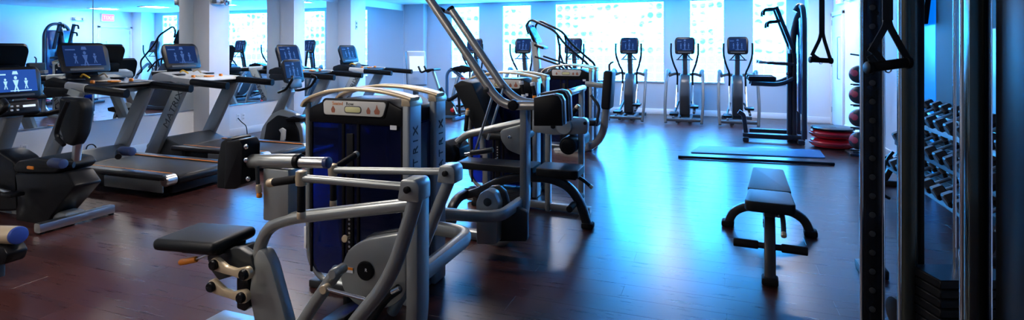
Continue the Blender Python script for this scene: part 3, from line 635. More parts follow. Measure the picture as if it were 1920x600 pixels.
def console_head(par, c, wd, ht, tilt, yaw=0, scr=None, nm='console'):
    """a screen in its bezel, facing +X before yaw; tilt leans the top back"""
    R = E(0, 0, yaw) @ E(0, -tilt, 0)
    bm = bmesh.new(); o = fillet([Vector((-wd / 2, -ht / 2, 0)) * 1, Vector((-wd / 2 * 1.06, ht * .30, 0)), Vector((-wd / 2 * .9, ht / 2, 0)), Vector((wd / 2 * .9, ht / 2, 0)), Vector((wd / 2 * 1.06, ht * .30, 0)), Vector((wd / 2, -ht / 2, 0))], .05, 4, True)
    c = Vector(c)
    f = [bm.verts.new(c + R @ Vector((.02, p.x, p.y))) for p in o]; g = [bm.verts.new(c + R @ Vector((-.03, p.x * .92, p.y * .9))) for p in o]; h = [bm.verts.new(c + R @ Vector((.026, p.x * .96, p.y * .95))) for p in o]
    N = len(o)
    for i in range(N):
        bm.faces.new((f[i], f[(i + 1) % N], g[(i + 1) % N], g[i])); bm.faces.new((h[i], h[(i + 1) % N], f[(i + 1) % N], f[i]))
    bm.faces.new(h); bm.faces.new(g[::-1])
    k = fin(nm, bm, BLACK, par)
    box(k, 'screen', scr or SCR, c + R @ Vector((.0275, 0, ht * .06)), (.006, wd * .84, ht * .68), .002, 1, R)
    picture(k, PICB if scr is SCRB else PIC, c, R, wd, ht)
    box(k, 'button_strip', DGREY, c + R @ Vector((.0275, 0, -ht * .39)), (.006, wd * .7, ht * .07), .002, 1, R)
    return k
def treadmill():
    t = thing('treadmill', '', 'treadmill', (0, 0, 0), 0, 'treadmills along the mirror wall')
    box(t, 'base_frame', BLACK, (.1, 0, .10), (1.78, .62, .13), .02)
    for s in (-1, 1):
        r = box(t, 'side_rail', TDECK, (.24, s * .355, .215), (1.56, .13, .06), .022, 3)
        box(r, 'orange_stripe', ORANGE, (.26, s * .302, .243), (1.48, .014, .008), .002)
        box(r, 'side_panel', mat('treadmill_side', (.13, .14, .145), .35, .4), (.55, s * .405, .125), (.86, .02, .12), .008)
        lathe(r, 'roller_guard', STEEL, [(.05, -.06), (.06, -.05), (.06, .05), (.05, .06)], (1.0, s * .355, .19), (0, 1, 0), 14)
        u = prism(t, 'upright', UPR, [(-1.02, .10), (-.79, .10), (-.61, .40), (-.22, 1.06), (-.42, 1.10), (-.75, .56)], .055, .014, .03, 'xz', s * .40, 4, 2)
        if s < 0: text(u, 'lettering', BLETTER, 'MATRIX', (-.475, s * .40 - .0285, .73), Matrix(((.50, -.866, 0), (0, 0, -1), (.866, .5, 0))), .13, .001, 1.2)
        h = rtube(t, 'handrail', BLACK, [(-.45, s * .36, 1.10), (-.1, s * .38, 1.085), (.42, s * .38, 1.055)], .07, .095, .034, .15)
        rtube(h, 'rail_joint', PALE, [(-.55, s * .355, 1.11), (-.2, s * .378, 1.092)], .074, .10, .035)
        box(t, 'levelling_foot', RUB, (.85, s * .3, .02), (.08, .08, .04), .01)
    bl = box(t, 'belt', BELT, (.27, 0, .222), (1.54, .56, .02), .006)
    cyl(bl, 'rear_roller', BLACK, (1.02, -.29, .18), (1.02, .29, .18), .05, 16, .004)
    prism(t, 'motor_cover', mat('motor_cover', (.03, .034, .037), .4, .2), [(-1.06, .05), (-1.05, .22), (-.92, .31), (-.72, .34), (-.5, .27), (-.40, .235), (-.40, .05)], .74, .03, .03, 'xz', 0, 4, 3)
    d = prism(t, 'dashboard', PALE, [(-.98, 1.10), (-.96, 1.17), (-.82, 1.21), (-.5, 1.15), (-.22, 1.13), (-.20, 1.09), (-.5, 1.07), (-.9, 1.06)], .70, .02, .02, 'xz', 0, 4, 3)
    prism(t, 'dashboard_tray', BLACK, [(-.93, 1.04), (-.9, 1.09), (-.3, 1.09), (-.2, 1.07), (-.5, 1.0), (-.85, .98)], .78, .02, .02, 'xz', 0, 4, 2)
    for s in (-1, 1):
        box(d, 'cup_holder', BLACK, (-.62, s * .23, 1.175), (.13, .12, .02), .008); box(d, 'speed_toggle', ORANGE, (-.36, s * .22, 1.155), (.05, .03, .035), .008)
        tube(d, 'reading_rest', YEL if s < 0 else GOLD, [(-.75, s * .1, 1.20), (-.68, s * .12, 1.235), (-.60, s * .1, 1.19)], .010, .03, 8)
    box(d, 'stop_button', ORANGE, (-.33, 0, 1.15), (.07, .12, .02), .008); box(d, 'key_pad', GOLD, (-.46, 0, 1.155), (.09, .24, .014), .005)
    prism(t, 'console_neck', BLACK, [(-.93, 1.10), (-.96, 1.3), (-.88, 1.32), (-.78, 1.14)], .3, .012, .02, 'xz', 0)
    console_head(t, (-.86, 0, 1.415), .54, .37, 17)
    return t
tm = treadmill()
TL = ['black treadmill nearest the viewer, its deck end towards the seated row machine', 'treadmill second from the viewer, in front of the first wall pillar', 'treadmill behind the upright bike', 'treadmill farthest from the viewer, left of the tall touchscreen']
for i, (y, lab) in enumerate(zip((4.42, 5.7, 7.8, 9.5), TL)):
    o = tm if i == 0 else copy_tree(tm); o.location = (-6.2, y, 0); o['label'] = lab
    if i == 1:                                             # the nearest one has a black dashboard
        for ch in tm.children:
            if ch.name.startswith('dashboard') and 'tray' not in ch.name: ch.data = ch.data.copy(); ch.data.materials[0] = BLACK

# ---- ellipticals
def elliptical():
    t = thing('elliptical_trainer', '', 'elliptical', (0, 0, 0), 0, 'elliptical trainers along the window wall')
    EG = mat('elliptical_grey', (.07, .08, .09), .45, .1)
    for s in (-1, 1):
        g = rtube(t, 'swing_guard', EG, [(s * .31, .18, .98), (s * .355, .10, 1.07), (s * .365, -.15, .85), (s * .37, -.45, .35), (s * .345, -.58, .03)], .055, .09, .024, .25, 7)
        tube(t, 'arm_handle', BLACK, [(s * .27, -.12, 1.64), (s * .275, -.12, 1.40), (s * .21, .0, 1.16), (s * .15, .08, 1.02), (s * .16, .10, .60)], .020, .15, 10)
        rtube(t, 'shoulder_link', EG, [(s * .10, .12, .98), (s * .2, .1, 1.0), (s * .33, .1, .95)], .05, .06, .015)
        tube(t, 'drive_rod', STEEL, [(s * .16, .08, .75), (s * .17, -.2, .3)], .016, .05, 8)
        p = prism(t, 'pedal', BLACK, [(s * .2 - .085, -.45), (s * .2 - .085, -.1), (s * .2 + .085, -.1), (s * .2 + .085, -.45)], .05, .012, .05, 'xy', .26 + .08 * s)
        tube(p, 'pedal_arm', EG, [(s * .2, -.55, .18 + .06 * s), (s * .2, 0, .25 + .06 * s), (s * .14, .3, .38)], .026, .1, 10)
        rtube(t, 'base_rail', EG, [(s * .12, -.55, .06), (s * .12, .58, .06)], .06, .06, .012)
    rtube(t, 'rear_crossbar', EG, [(-.34, -.55, .09), (.34, -.55, .09)], .07, .06, .015); rtube(t, 'front_crossbar', EG, [(-.3, .58, .05), (.3, .58, .05)], .08, .07, .015)
    prism(t, 'drive_housing', mat('elliptical_body', (.02, .024, .03), .35), [(-.1, .12), (-.12, .55), (.0, .85), (.15, 1.0), (.3, .95), (.5, .7), (.56, .35), (.5, .12)], .2, .03, .05, 'yz', 0, 4, 3)
    rtube(t, 'mast', EG, [(0, .22, .85), (0, .1, 1.45)], .11, .09, .03)
    br = tube(t, 'tray_bracket', BLACK, [(-.14, -.03, 1.30), (0, .02, 1.46), (.14, -.03, 1.30)], .012, .02, 8)
    box(br, 'tray', BLACK, (0, -.03, 1.295), (.34, .10, .02), .008)
    console_head(t, (0, .04, 1.585), .39, .37, 14, -90)
    return t
el = elliptical()
ELL = ['elliptical trainer behind the raised pulldown arms', 'elliptical trainer left of the stair climber console', 'elliptical trainer behind the stair climber rails', 'elliptical trainer in front of the right half of the wide window', 'elliptical trainer between the wide window and the dip tower, left of its twin', 'elliptical trainer next to the dip tower']
for i, px in enumerate((890, 981, 1075, 1180, 1284, 1383)):
    o = el if i == 0 else copy_tree(el); x = W(px, 90, Y=12.15).x; o.location = (x, 12.12, 0); o['label'] = ELL[i]

# ---- stair climber
t = thing('stair_climber', 'stair climber with long black handrails in front of the wide window', 'stair climber', (-2.7, 10.1, 0), world=True)
n0 = T(9.85, (991, 64), (986, 48), (995, 36), (1041, 58), (1056, 80), (1104, 122), (1105, 135), (1099, 150), (1118, 160))
for dy in (0, .55):
    tube(t, 'top_rail', BLACK, [p + Vector((0, dy, 0)) for p in n0], .022, .12, 10)
    tube(t, 'lower_rail', BLACK, [p + Vector((0, dy, 0)) for p in T(9.85, (1003, 106), (1050, 122), (1080, 150))], .02, .1, 10)
    tube(t, 'rail_post', BLACK, [p + Vector((0, dy, 0)) for p in T(9.85, (1044, 62), (1050, 92), (1048, 118), (1052, 150))], .02, .08, 10)
    prism(t, 'side_cover', DGREY, T(9.85, (1000, 236), (1000, 160), (1010, 128), (1030, 128), (1090, 205), (1112, 236)), .04, .01, .05, 'xz', 9.85 + dy - ORG.y)
c = P(1000, 62, Y=10.12); console_head(t, c, .42, .42, 28)
rtube(t, 'mast', GREY, T(10.12, (1002, 78), (1008, 130), (1004, 200)), .14, .12, .03, .2)
box(t, 'tray', BLACK, c + Vector((.16, 0, -.26)), (.2, .34, .05), .015, 2, E(0, 20, 0))
for k in range(6): box(t, 'step', RUB, (-.14 + .155 * k, .02, .98 - .17 * k), (.20, .46, .05), .01)
box(t, 'base', DGREY, (-.1, .02, .05), (1.1, .62, .1), .02)

# ---- spin bike and tall touchscreen beyond the treadmills
t = thing('spin_bike', 'black and blue spin bike with a red brake knob near the far left corner', 'exercise bike', (-5.35, 10.75, 0), world=True)
YS = 10.75; BF = mat('blue_frame', (.06, .16, .30), .35, .3)
tube(t, 'main_frame', BLACK, T(YS, (826, 165), (840, 190), (862, 175), (866, 160)), .045, .1, 10)
rtube(t, 'stem', STEEL, T(YS, (812, 133), (824, 170)), .05, .06, .012)
for dy in (-.13, .13): tube(t, 'handlebar', BLACK, [p + Vector((0, dy, 0)) for p in T(YS, (818, 130), (806, 131), (795, 136), (790, 124))], .022, .05, 10)
cyl(t, 'bar_cross', BLACK, P(812, 131, Y=YS - .16), P(812, 131, Y=YS - .16) + Vector((0, .32, 0)), .022, 10)
tube(t, 'seat_frame', BF, T(YS, (838, 190), (838, 138), (846, 129), (868, 146)), .035, .1, 12)
prism(t, 'saddle', BLACK, T(YS, (846, 128), (870, 122), (886, 126), (884, 134), (866, 136)), .2, .02, .02, 'xz', 0)
k = lathe(t, 'brake_knob', RED, [(.02, 0), (.05, .02), (.045, .06), (.01, .08)], P(850, 206, Y=YS - .06), (0, -1, 0), 14); box(t, 'knob_shade', RED, P(868, 147, Y=YS - .05), (.1, .05, .05), .015)
lathe(t, 'flywheel', DGREY, [(.05, -.02), (.2, -.025), (.24, -.02), (.24, .02), (.2, .025), (.05, .02)], P(836, 206, Y=YS), (0, 1, 0), 28)
for a in (822, 862): rtube(t, 'foot_bar', BF, [Vector((P(a, 190, Y=YS).x, -.28, .04)), Vector((P(a, 190, Y=YS).x, .28, .04))], .07, .06, .015)
rtube(t, 'base_rail', BF, [Vector((P(822, 190, Y=YS).x, 0, .05)), Vector((P(862, 190, Y=YS).x, 0, .05))], .06, .06, .012); tube(t, 'fork', BLACK, T(YS, (828, 172), (834, 190), (836, 206)), .03); tube(t, 'rear_stay', BLACK, [P(860, 175, Y=YS), Vector((P(862, 190, Y=YS).x, 0, .06))], .03); tube(t, 'front_stay', BLACK, [P(836, 206, Y=YS), Vector((P(824, 190, Y=YS).x, 0, .06))], .025)
cr = cyl(t, 'crank', STEEL, P(850, 200, Y=YS - .12), P(856, 214, Y=YS - .12), .014, 8); box(cr, 'crank_pedal', BLACK, P(857, 215, Y=YS - .17), (.1, .1, .03), .008)
t = thing('touchscreen_stand', 'tall blue-lit touchscreen console standing left of the spin bike', 'touchscreen', (-6.05, 10.9, 0), world=True)
KB = mat('kiosk_plastic', (.25, .33, .42), .35)
R = E(0, 0, -42) @ E(0, -8, 0); c = P(781, 128, Y=10.9)
k = box(t, 'screen_body', KB, c, (.09, .44, .78), .03, 3, R); box(k, 'back_shell', BLACK, c + R @ Vector((-.045, 0, 0)), (.06, .45, .79), .02, 3, R)
SC2 = mat('pale_lit_screen', (.2, .25, .25), .15, em=(.55, .8, .85), ems=.9)
box(k, 'screen', SC2, c + R @ Vector((.046, 0, .1)), (.006, .34, .34), .002, 1, R)
prism(t, 'stand_foot', DGREY, [(-.25, -.25), (-.25, .25), (.3, .2), (.3, -.2)], .05, .012, .05, 'xy', .025); rtube(t, 'stand_post', DGREY, [Vector((c.x - .02, c.y, .03)), Vector((c.x - .02, c.y, c.z - .3))], .12, .08, .02)

# ---- upright bike between the second and third treadmill
t = thing('upright_bike', 'grey and black upright bike between two treadmills by the second pillar', 'exercise bike', (-6.3, 6.72, 0), world=True)
YU = 6.72
hs = prism(t, 'drive_housing', BLACK, T(YU - .1, (490, 268), (496, 232), (516, 216), (544, 222), (556, 245), (560, 278), (520, 282), (494, 280)), .14, .02, .04, 'xz', 0)
prism(t, 'housing_rim', UPR, T(YU - .1, (478, 280), (486, 240), (504, 214), (524, 205), (550, 214), (562, 240), (566, 282), (545, 285), (490, 286)), .10, .014, .05, 'xz', 0)
prism(t, 'mast', UPR, T(YU, (512, 214), (534, 176), (532, 162), (546, 162), (550, 172), (530, 220)), .09, .014, .02, 'xz', 0)
c = P(548, 134, Y=YU); console_head(t, c, .40, .36, 12)
pn = box(t, 'button_panel', DGREY, P(553, 157, Y=YU), (.05, .26, .14), .02, 2, E(0, -12, 0))
for s in (-1, 1): tube(t, 'handlebar', BLACK, [P(538, 168, Y=YU) + Vector((0, s * .08, 0)), P(540, 172, Y=YU) + Vector((0, s * .22, 0)), P(560, 168, Y=YU) + Vector((0, s * .26, .02)), P(572, 150, Y=YU) + Vector((0, s * .26, .03)), P(566, 146, Y=YU) + Vector((0, s * .2, .03))], .02, .06, 10)
cr = prism(t, 'crank', PALE, T(YU - .2, (524, 250), (520, 244), (526, 240), (532, 244), (531, 262), (527, 272), (522, 270)), .03, .006, .01, 'xz', YU - .16 - ORG.y); box(cr, 'pedal', BLACK, P(526, 270, Y=YU - .24), (.12, .1, .03), .008)
rtube(t, 'seat_post', UPR, T(YU, (552, 262), (556, 222)), .08, .07, .02); prism(t, 'saddle', BLACK, T(YU, (544, 221), (560, 216), (574, 220), (572, 227), (550, 228)), .24, .02, .015, 'xz', 0)
rtube(t, 'base_rail', UPR, [Vector((P(486, 284, Y=YU).x, 0, .045)), Vector((P(600, 284, Y=YU).x, 0, .045))], .1, .07, .02)
for a in (486, 600): rtube(t, 'foot_bar', UPR, [Vector((P(a, 284, Y=YU).x, -.27, .035)), Vector((P(a, 284, Y=YU).x, .27, .035))], .08, .06, .02)

# ---- recumbent bike at the left edge
t = thing('recumbent_bike', 'black recumbent bike with a bright screen at the left edge of the picture', 'exercise bike', (-5.7, 3.2, 0), world=True)
YR = 3.2
c = P(26, 160, Y=YR); console_head(t, c + Vector((0, 0, .02)), .40, .30, 10, 0, SCRB)
pn = box(t, 'button_panel', BLACK, P(30, 203, Y=YR), (.07, .36, .14), .025, 3, E(0, -14, 0))
box(pn, 'key_display', mat('white_keys', (.6, .65, .7), .4, em=(.7, .85, 1.), ems=.5), P(36, 201, Y=YR) + Vector((.036, .06, .01)), (.006, .10, .02), .002, 1, E(0, -14, 0))
for i in range(3):
    for j in range(2): box(pn, 'key', PALE, P(36, 201, Y=YR) + Vector((.036, -.12 + .045 * i, .015 - .035 * j)), (.006, .022, .016), .004, 1, E(0, -14, 0))
for s in (-1, 1): tube(t, 'handlebar', BLACK, [P(20, 218, Y=YR) + Vector((0, s * .1, 0)), P(26, 220, Y=YR) + Vector((0, s * .26, 0)), P(62, 214, Y=YR) + Vector((0, s * .27, .02)), P(82, 199, Y=YR) + Vector((0, s * .27, .02)), P(66, 190, Y=YR) + Vector((0, s * .24, .03))], .024, .05, 10)
rtube(t, 'mast', UPR, T(YR, (24, 215), (-6, 300), (-10, 330)), .14, .10, .03, .1)
hs = prism(t, 'drive_housing', BLACK, T(YR - .1, (-95, 400), (-85, 320), (-50, 285), (0, 282), (28, 300), (38, 340), (40, 395)), .22, .03, .06, 'xz', 0, 4, 3)
prism(t, 'housing_rim', mat('blue_grey_rim', (.11, .17, .25), .35, .3), T(YR, (0, 278), (18, 286), (38, 318), (42, 395), (30, 395), (24, 320), (6, 296)), .16, .014, .02, 'xz', 0)
sb = prism(t, 'seat_back', VINYL, T(YR, (122, 180), (160, 184), (168, 200), (160, 250), (148, 274), (130, 268), (120, 226)), .11, .03, .04, 'xz', 0, 4, 3)
tube(sb, 'back_loop', BLACK, T(YR - .16, (128, 190), (112, 225), (104, 255), (120, 272)), .018, .06, 10)
rtube(t, 'back_stem', STEEL, T(YR, (146, 265), (142, 305)), .05, .06, .012)
st = prism(t, 'seat', VINYL, T(YR, (60, 308), (68, 296), (104, 290), (142, 296), (150, 308), (140, 318), (66, 318)), .30, .03, .03, 'xz', 0, 4, 3)
box(st, 'seat_lever', ORANGE, P(60, 314, Y=YR - .14), (.09, .04, .03), .01)
for s in (-1, 1):
    q = P(122, 307, Y=2.93); q.y = s * .28
    a = tube(t, 'seat_handle', BLACK, [q + Vector((-.04, -s * .1, -.03)), q + Vector((-.16, -s * .02, -.02)), q + Vector((-.17, 0, 0)), q + Vector((-.1, 0, 0))], .026, .04, 10)
    cyl(a, 'pulse_grip', mat('blue_grip', (.02, .035, .10), .4), q + Vector((-.15, 0, 0)), q, .04, 14, .01)
prism(t, 'seat_rail_body', BLACK, T(YR, (52, 320), (150, 318), (168, 345), (120, 400), (110, 424), (56, 424), (54, 360)), .22, .02, .03, 'xz', 0)
rtube(t, 'base_rail', UPR, [Vector((-6.9, YR, .07)) - ORG, Vector((-5.22, YR, .07)) - ORG], .16, .09, .03)
sb = rtube(t, 'rear_foot', STEEL, [Vector((-5.2, 2.90, .055)) - ORG, Vector((-5.2, 3.5, .055)) - ORG], .075, .075, .014)
for y in (2.91, 3.47): cyl(sb, 'levelling_foot', RUB, Vector((-5.2, y + .02, 0)) - ORG, Vector((-5.2, y + .02, .03)) - ORG, .022, 12)
rtube(t, 'front_foot', STEEL, [Vector((-6.85, 2.92, .04)) - ORG, Vector((-6.85, 3.48, .04)) - ORG], .08, .07, .014)
cr = cyl(t, 'crank', STEEL, P(-20, 350, Y=YR - .16), P(20, 362, Y=YR - .16), .018, 10); box(cr, 'pedal', BLACK, P(24, 364, Y=YR - .22), (.14, .11, .035), .01)

# ---- padded roll end of a machine standing left of the frame
t = thing('roller_machine', 'champagne roller with a blue-lit end cap at the lower left edge', 'weight machine', (-4.45, 2.27, 0), world=True)
a, b = P(33, 441, Y=2.27), P(-70, 437, Y=2.27)
rl = cyl(t, 'roller', GOLD, b, a, .058, 22, .008); cyl(rl, 'end_cap', mat('blue_lit_cap', (.02, .05, .25), .4), a + Vector((-.012, 0, 0)), a + Vector((.018, 0, 0)), .057, 22, .012)  # blue light falling on the end cap is put into its colour
prism(t, 'roller_frame', BLACK, T(2.27, (-80, 448), (26, 458), (34, 472), (28, 490), (-20, 498), (-80, 500)), .12, .012, .02, 'xz', 0)
q = P(-10, 495, Y=2.27); rtube(t, 'frame_leg', DGREY, [q, Vector((q.x, 0, 0))], .07, .09, .012); rtube(t, 'frame_leg', DGREY, [P(-70, 495, Y=2.27), Vector((P(-70, 495, Y=2.27).x, 0, 0))], .07, .09, .012)

# ---- power cords on the left wall
def cord(name, lab, pts): setp(tube(None, name, BLACK, [W(a, b, X=x) for a, b, x in pts], .008, .06, 6), lab, 'cord')
ORG = Vector((0, 0, 0))
cord('power_cord', 'black power cord hanging from the sockets left of the upright bike', [(446, 221, XL + .03), (452, 228, XL + .09), (462, 236, XL + .06), (464, 255, XL + .05), (456, 262, XL + .06)])
cord('power_cord', 'black power cord behind the nearest treadmill', [(160, 290, XL + .06), (163, 272, XL + .05), (176, 270, XL + .05), (183, 282, XL + .08)])
cord('power_cord', 'black power cord plugged in behind the recumbent bike', [(23, 286, XL + .025), (36, 291, XL + .1), (48, 284, XL + .04), (50, 300, XL + .06), (44, 322, XL + .05)])
# ================================================================== RIGHT SIDE
# ---- dip and chin tower
t = thing('dip_tower', 'dark dip and chin-up tower with padded arms in front of the right window', 'dip tower', (1.15, 10.0, 0), world=True)
DT = mat('tower_paint', (.03, .036, .05), .35, .3)
YT = 10.0
for px in (1480, 1489): rtube(t, 'upright', DT, T(YT, (px, 100), (px, 255)) + [Vector((P(px, 255, Y=YT).x, 0, 0))], .07, .10, .015)
tube(t, 'top_hook', DT, T(YT + .05, (1486, 110), (1486, 70), (1494, 36), (1504, 18), (1500, 10), (1492, 22)), .055, .2, 12)
for dy in (-.18, .18):
    ar = rtube(t, 'chin_arm', DT, [p + Vector((0, dy, 0)) for p in T(YT, (1484, 92), (1453, 14))], .07, .06, .012)
    tube(ar, 'chin_grip', BLACK, [p + Vector((0, dy, 0)) for p in T(YT, (1456, 17), (1431, 19), (1430, 30))], .022, .04, 10)
    tube(ar, 'chin_grip', BLACK, [p + Vector((0, dy, 0)) for p in T(YT, (1462, 40), (1438, 42), (1437, 52))], .022, .04, 10)
    ar = rtube(t, 'dip_arm', DT, [p + Vector((0, dy * 1.4, 0)) for p in T(YT, (1484, 120), (1436, 117))], .05, .05, .012)
    cyl(ar, 'dip_grip', STEEL, P(1440, 117, Y=YT) + Vector((0, dy * 1.4, 0)), P(1420, 115.5, Y=YT) + Vector((0, dy * 1.4, 0)), .026, 12, .006)
    ar = tube(t, 'elbow_arm', DT, [p + Vector((0, dy * 1.4, 0)) for p in T(YT, (1484, 146), (1468, 154), (1452, 157), (1406, 155))], .034, .1, 12)
    box(ar, 'elbow_pad', VINYL, P(1426, 146, Y=YT) + Vector((0, dy * 1.4, 0)), (.42, .12, .085), .03, 3)
sh = box(t, 'weight_shroud', mat('blue_black_shroud', (.01, .025, .10), .2, coat=.4), P(1502, 122, Y=YT), (.10, .62, 1.55), .03, 3)
rtube(sh, 'shroud_frame', DT, [P(1502, 122, Y=YT) + Vector((.0, y, z)) for y, z in ((-.33, -1.15), (-.33, .7), (-.18, .95), (.18, .95), (.33, .7), (.33, -1.15))], .08, .08, .03, .25, 7)
rtube(t, 'base_rail', DT, [Vector((.48, YT - .1, .09)) - ORG, Vector((1.40, YT - .1, .09)) - ORG], .09, .08, .015)
rtube(t, 'base_rail', DT, [Vector((.62, YT + .55, .09)) - ORG, Vector((1.45, YT + .55, .09)) - ORG], .07, .07, .015)
rtube(t, 'cross_foot', DT, [Vector((.52, YT - .25, .04)) - ORG, Vector((.56, YT + .7, .04)) - ORG], .09, .07, .015)
rtube(t, 'cross_foot', DT, [Vector((1.33, YT - .3, .04)) - ORG, Vector((1.33, YT + .7, .04)) - ORG], .09, .07, .015)
rtube(t, 'step_post', DT, [Vector((.54, YT, .05)) - ORG, Vector((.50, YT, .42)) - ORG, Vector((.42, YT, .47)) - ORG], .07, .08, .012, .06)
tube(t, 'cable', STEEL, T(YT, (1476, 95), (1476, 140)), .006, .05, 6); cyl(t, 'selector_handle', DT, P(1476, 138, Y=YT - .08), P(1484, 140, Y=YT), .03, 10, .006)

# ---- balance trainers, medicine balls, mat, bar
c = W(1561, 270, Z=0.05); c.z = 0
def bosu(z, lab, flip):
    t = thing('balance_trainer', lab, 'balance trainer', (c.x, c.y, z), 0, 'stacked balance trainers')
    lathe(t, 'dome', RED, [(.02, .005), (.24, .008), (.295, .03), (.318, .07), (.30, .11), (.25, .135), (.02, .14)], seg=36)
    lathe(t, 'rim', mat('dark_red_rim', (.22, .01, .015), .4), [(.31, .052), (.323, .058), (.323, .082), (.31, .088)], seg=36)
    if flip:
        p = lathe(t, 'platform', BLACK, [(.02, .136), (.27, .138), (.30, .145), (.30, .165), (.28, .175), (.02, .172)], seg=36)
        for a in (0, PI): box(p, 'side_grip', DGREY, (.27 * math.cos(a), .27 * math.sin(a), .176), (.05, .1, .008), .003)
        lathe(p, 'centre_disc', DGREY, [(.05, 0), (.05, .004), (.001, .004)], (0, 0, .173), seg=18)
bosu(0, 'red balance trainer at the bottom of the stack by the right wall', False)
bosu(.142, 'red balance trainer with black platform on top of the stack', True)
BALL = mat('ball_rubber', (.02, .024, .03), .5, bump=.4); BRED = mat('ball_red', (.4, .03, .06), .5)
cr = W(1612, 290, Z=0.0)
t = thing('ball_rack', 'slim black upright rack holding medicine balls by the right wall', 'ball rack', cr, world=False)
rtube(t, 'upright', BFR, [(.16, .0, .0), (.16, .0, 1.42)], .05, .05, .01); prism(t, 'rack_foot', BFR, [(-.16, -.18), (-.16, .18), (.24, .14), (.24, -.14)], .04, .01, .03, 'xy', .02)
tube(t, 'top_hook', BFR, [(.16, 0, 1.40), (.0, 0, 1.43), (-.12, 0, 1.45)], .012, .04, 8)
zs = (.17, .50, .83, 1.13)
for k, z in enumerate(zs):
    for s in (-1, 1): tube(t, 'ball_arm', BFR, [(.16, s * .03, z - .08), (.08, s * .09, z - .125), (-.10, s * .08, z - .122)], .010, .05, 8)
for k, (z, r, lab) in enumerate(zip(zs, (.15, .14, .14, .13), ('lowest medicine ball on the rack by the right wall', 'medicine ball second from the bottom of the rack', 'medicine ball second from the top of the rack', 'topmost medicine ball on the rack'))):
    r = .128; b = thing('medicine_ball', lab, 'medicine ball', (cr.x - .01, cr.y, z - .1 + r), 0, 'medicine balls on the rack')
    lathe(b, 'ball', BALL, [(r * math.sin(PI * i / 16), -r * math.cos(PI * i / 16)) for i in range(17)], seg=28)
    for a in (0, 2.1, 4.2):
        n = Vector((-math.cos(a - .9), -math.sin(a + .9) * 1, .15)).normalized()
        lathe(b, 'red_panel', BRED, [(r * .36, r * .93), (r * .34, r * .945), (r * .18, r * .995), (.001, r * 1.01)], (0, 0, 0), n, 14)
MATB = mat('blue_foam', (.04, .20, .42), .6, bump=.5)
a, b, c2, d2 = [W(x, y, Z=0) for x, y in ((1312, 275), (1294, 287), (1548, 297.5), (1537, 283))]
o = prism(None, 'exercise_mat', MATB, [(p.x, p.y) for p in (a, b, c2, d2)], .016, .004, .05, 'xy', .009)
setp(o, 'blue foam exercise mat laid on the open floor', 'mat')
a, b = W(1273, 294, Z=.02), W(1563, 307.5, Z=.02)
t = thing('body_bar', 'long black weighted bar lying in front of the blue mat', 'bar', (a + b) / 2)
a, b = a - (a + b) / 2, b - (a + b) / 2
a.z = b.z = 0
cyl(t, 'shaft', RUB, a, b, .0185, 14, .004)
for p, q in ((a, b), (b, a)): cyl(t, 'end_cap', BLACK, p - (q - p).normalized() * .012, p + (q - p).normalized() * .05, .0198, 14, .006)

# ---- dumbbell rack on the right wall
t = thing('dumbbell_rack', 'black three-tier dumbbell rack against the right wall', 'dumbbell rack', (2.02, 6.0, 0))
for y in (-1.2, 1.2):
    rtube(t, 'end_frame', BFR, [(.2, y, .0), (.16, y, .86)], .07, .06, .01); rtube(t, 'end_frame', BFR, [(-.24, y, .0), (.14, y, .80)], .06, .06, .01); rtube(t, 'foot', BFR, [(-.26, y, .03), (.26, y, .03)], .07, .06, .012)
tiers = ((-.10, .26), (-.01, .52), (.07, .78))
for x, z in tiers:
    for dx in (-.075, .075): rtube(t, 'tier_rail', STEEL if z > .7 else BFR, [(x + dx, -1.26, z + dx * .5), (x + dx, 1.26, z + dx * .5)], .02, .06, .006)
DB = mat('dumbbell_rubber', (.015, .016, .018), .5)
proto = None
tn = ('bottom', 'middle', 'top')
on = ('first', 'second', 'third', 'fourth', 'fifth', 'sixth', 'seventh', 'eighth', 'ninth', 'tenth')
for ti, (x, z) in enumerate(tiers):
    for k in range(10):
        y = 6.0 - 1.06 + k * .236
        lab = 'black hex dumbbell, %s from the far end of the %s rack tier' % (on[9 - k], tn[ti])
        if proto is None:
            proto = thing('dumbbell', lab, 'dumbbell', (0, 0, 0), 0, 'dumbbells on the rack')
            cyl(proto, 'handle', STEEL, (-.09, 0, 0), (.09, 0, 0), .016, 10)
            for s in (-1, 1):
                bm = bmesh.new(); b_sweep(bm, [Vector((s * q, 0, 0)) for q in (.065, .075, .145, .155)], circ(1, 6), scl=[.055, .066, .066, .052]); fin('head', bm, DB, proto, True, 25)
            o = proto
        else: o = copy_tree(proto)
        o.location = (2.02 + x, y, z + .095); o.rotation_euler = (0, -.46, 0); o['label'] = lab

# ---- wall screen
t = thing('television', 'small dark wall television above the dumbbell rack', 'television', (XR - .03, 7.62, 2.02))
box(t, 'bezel', BLACK, (-.05, 0, 0), (.06, .75, .44), .01, 2, E(0, 6, 0)); box(t, 'screen', mat('tv_screen', (.01, .02, .06), .12, em=(.02, .06, .35), ems=.6), (-.082, 0, 0), (.006, .70, .39), .002, 1, E(0, 6, 0)); box(t, 'wall_bracket', BLACK, (0, 0, 0), (.06, .2, .2), .006)
box(t, 'picture_inset', mat('tv_inset', (.3, .4, .5), .2, em=(.4, .65, .9), ems=.8), (-.087, .12, .06), (.004, .18, .14), .001, 1, E(0, 6, 0))

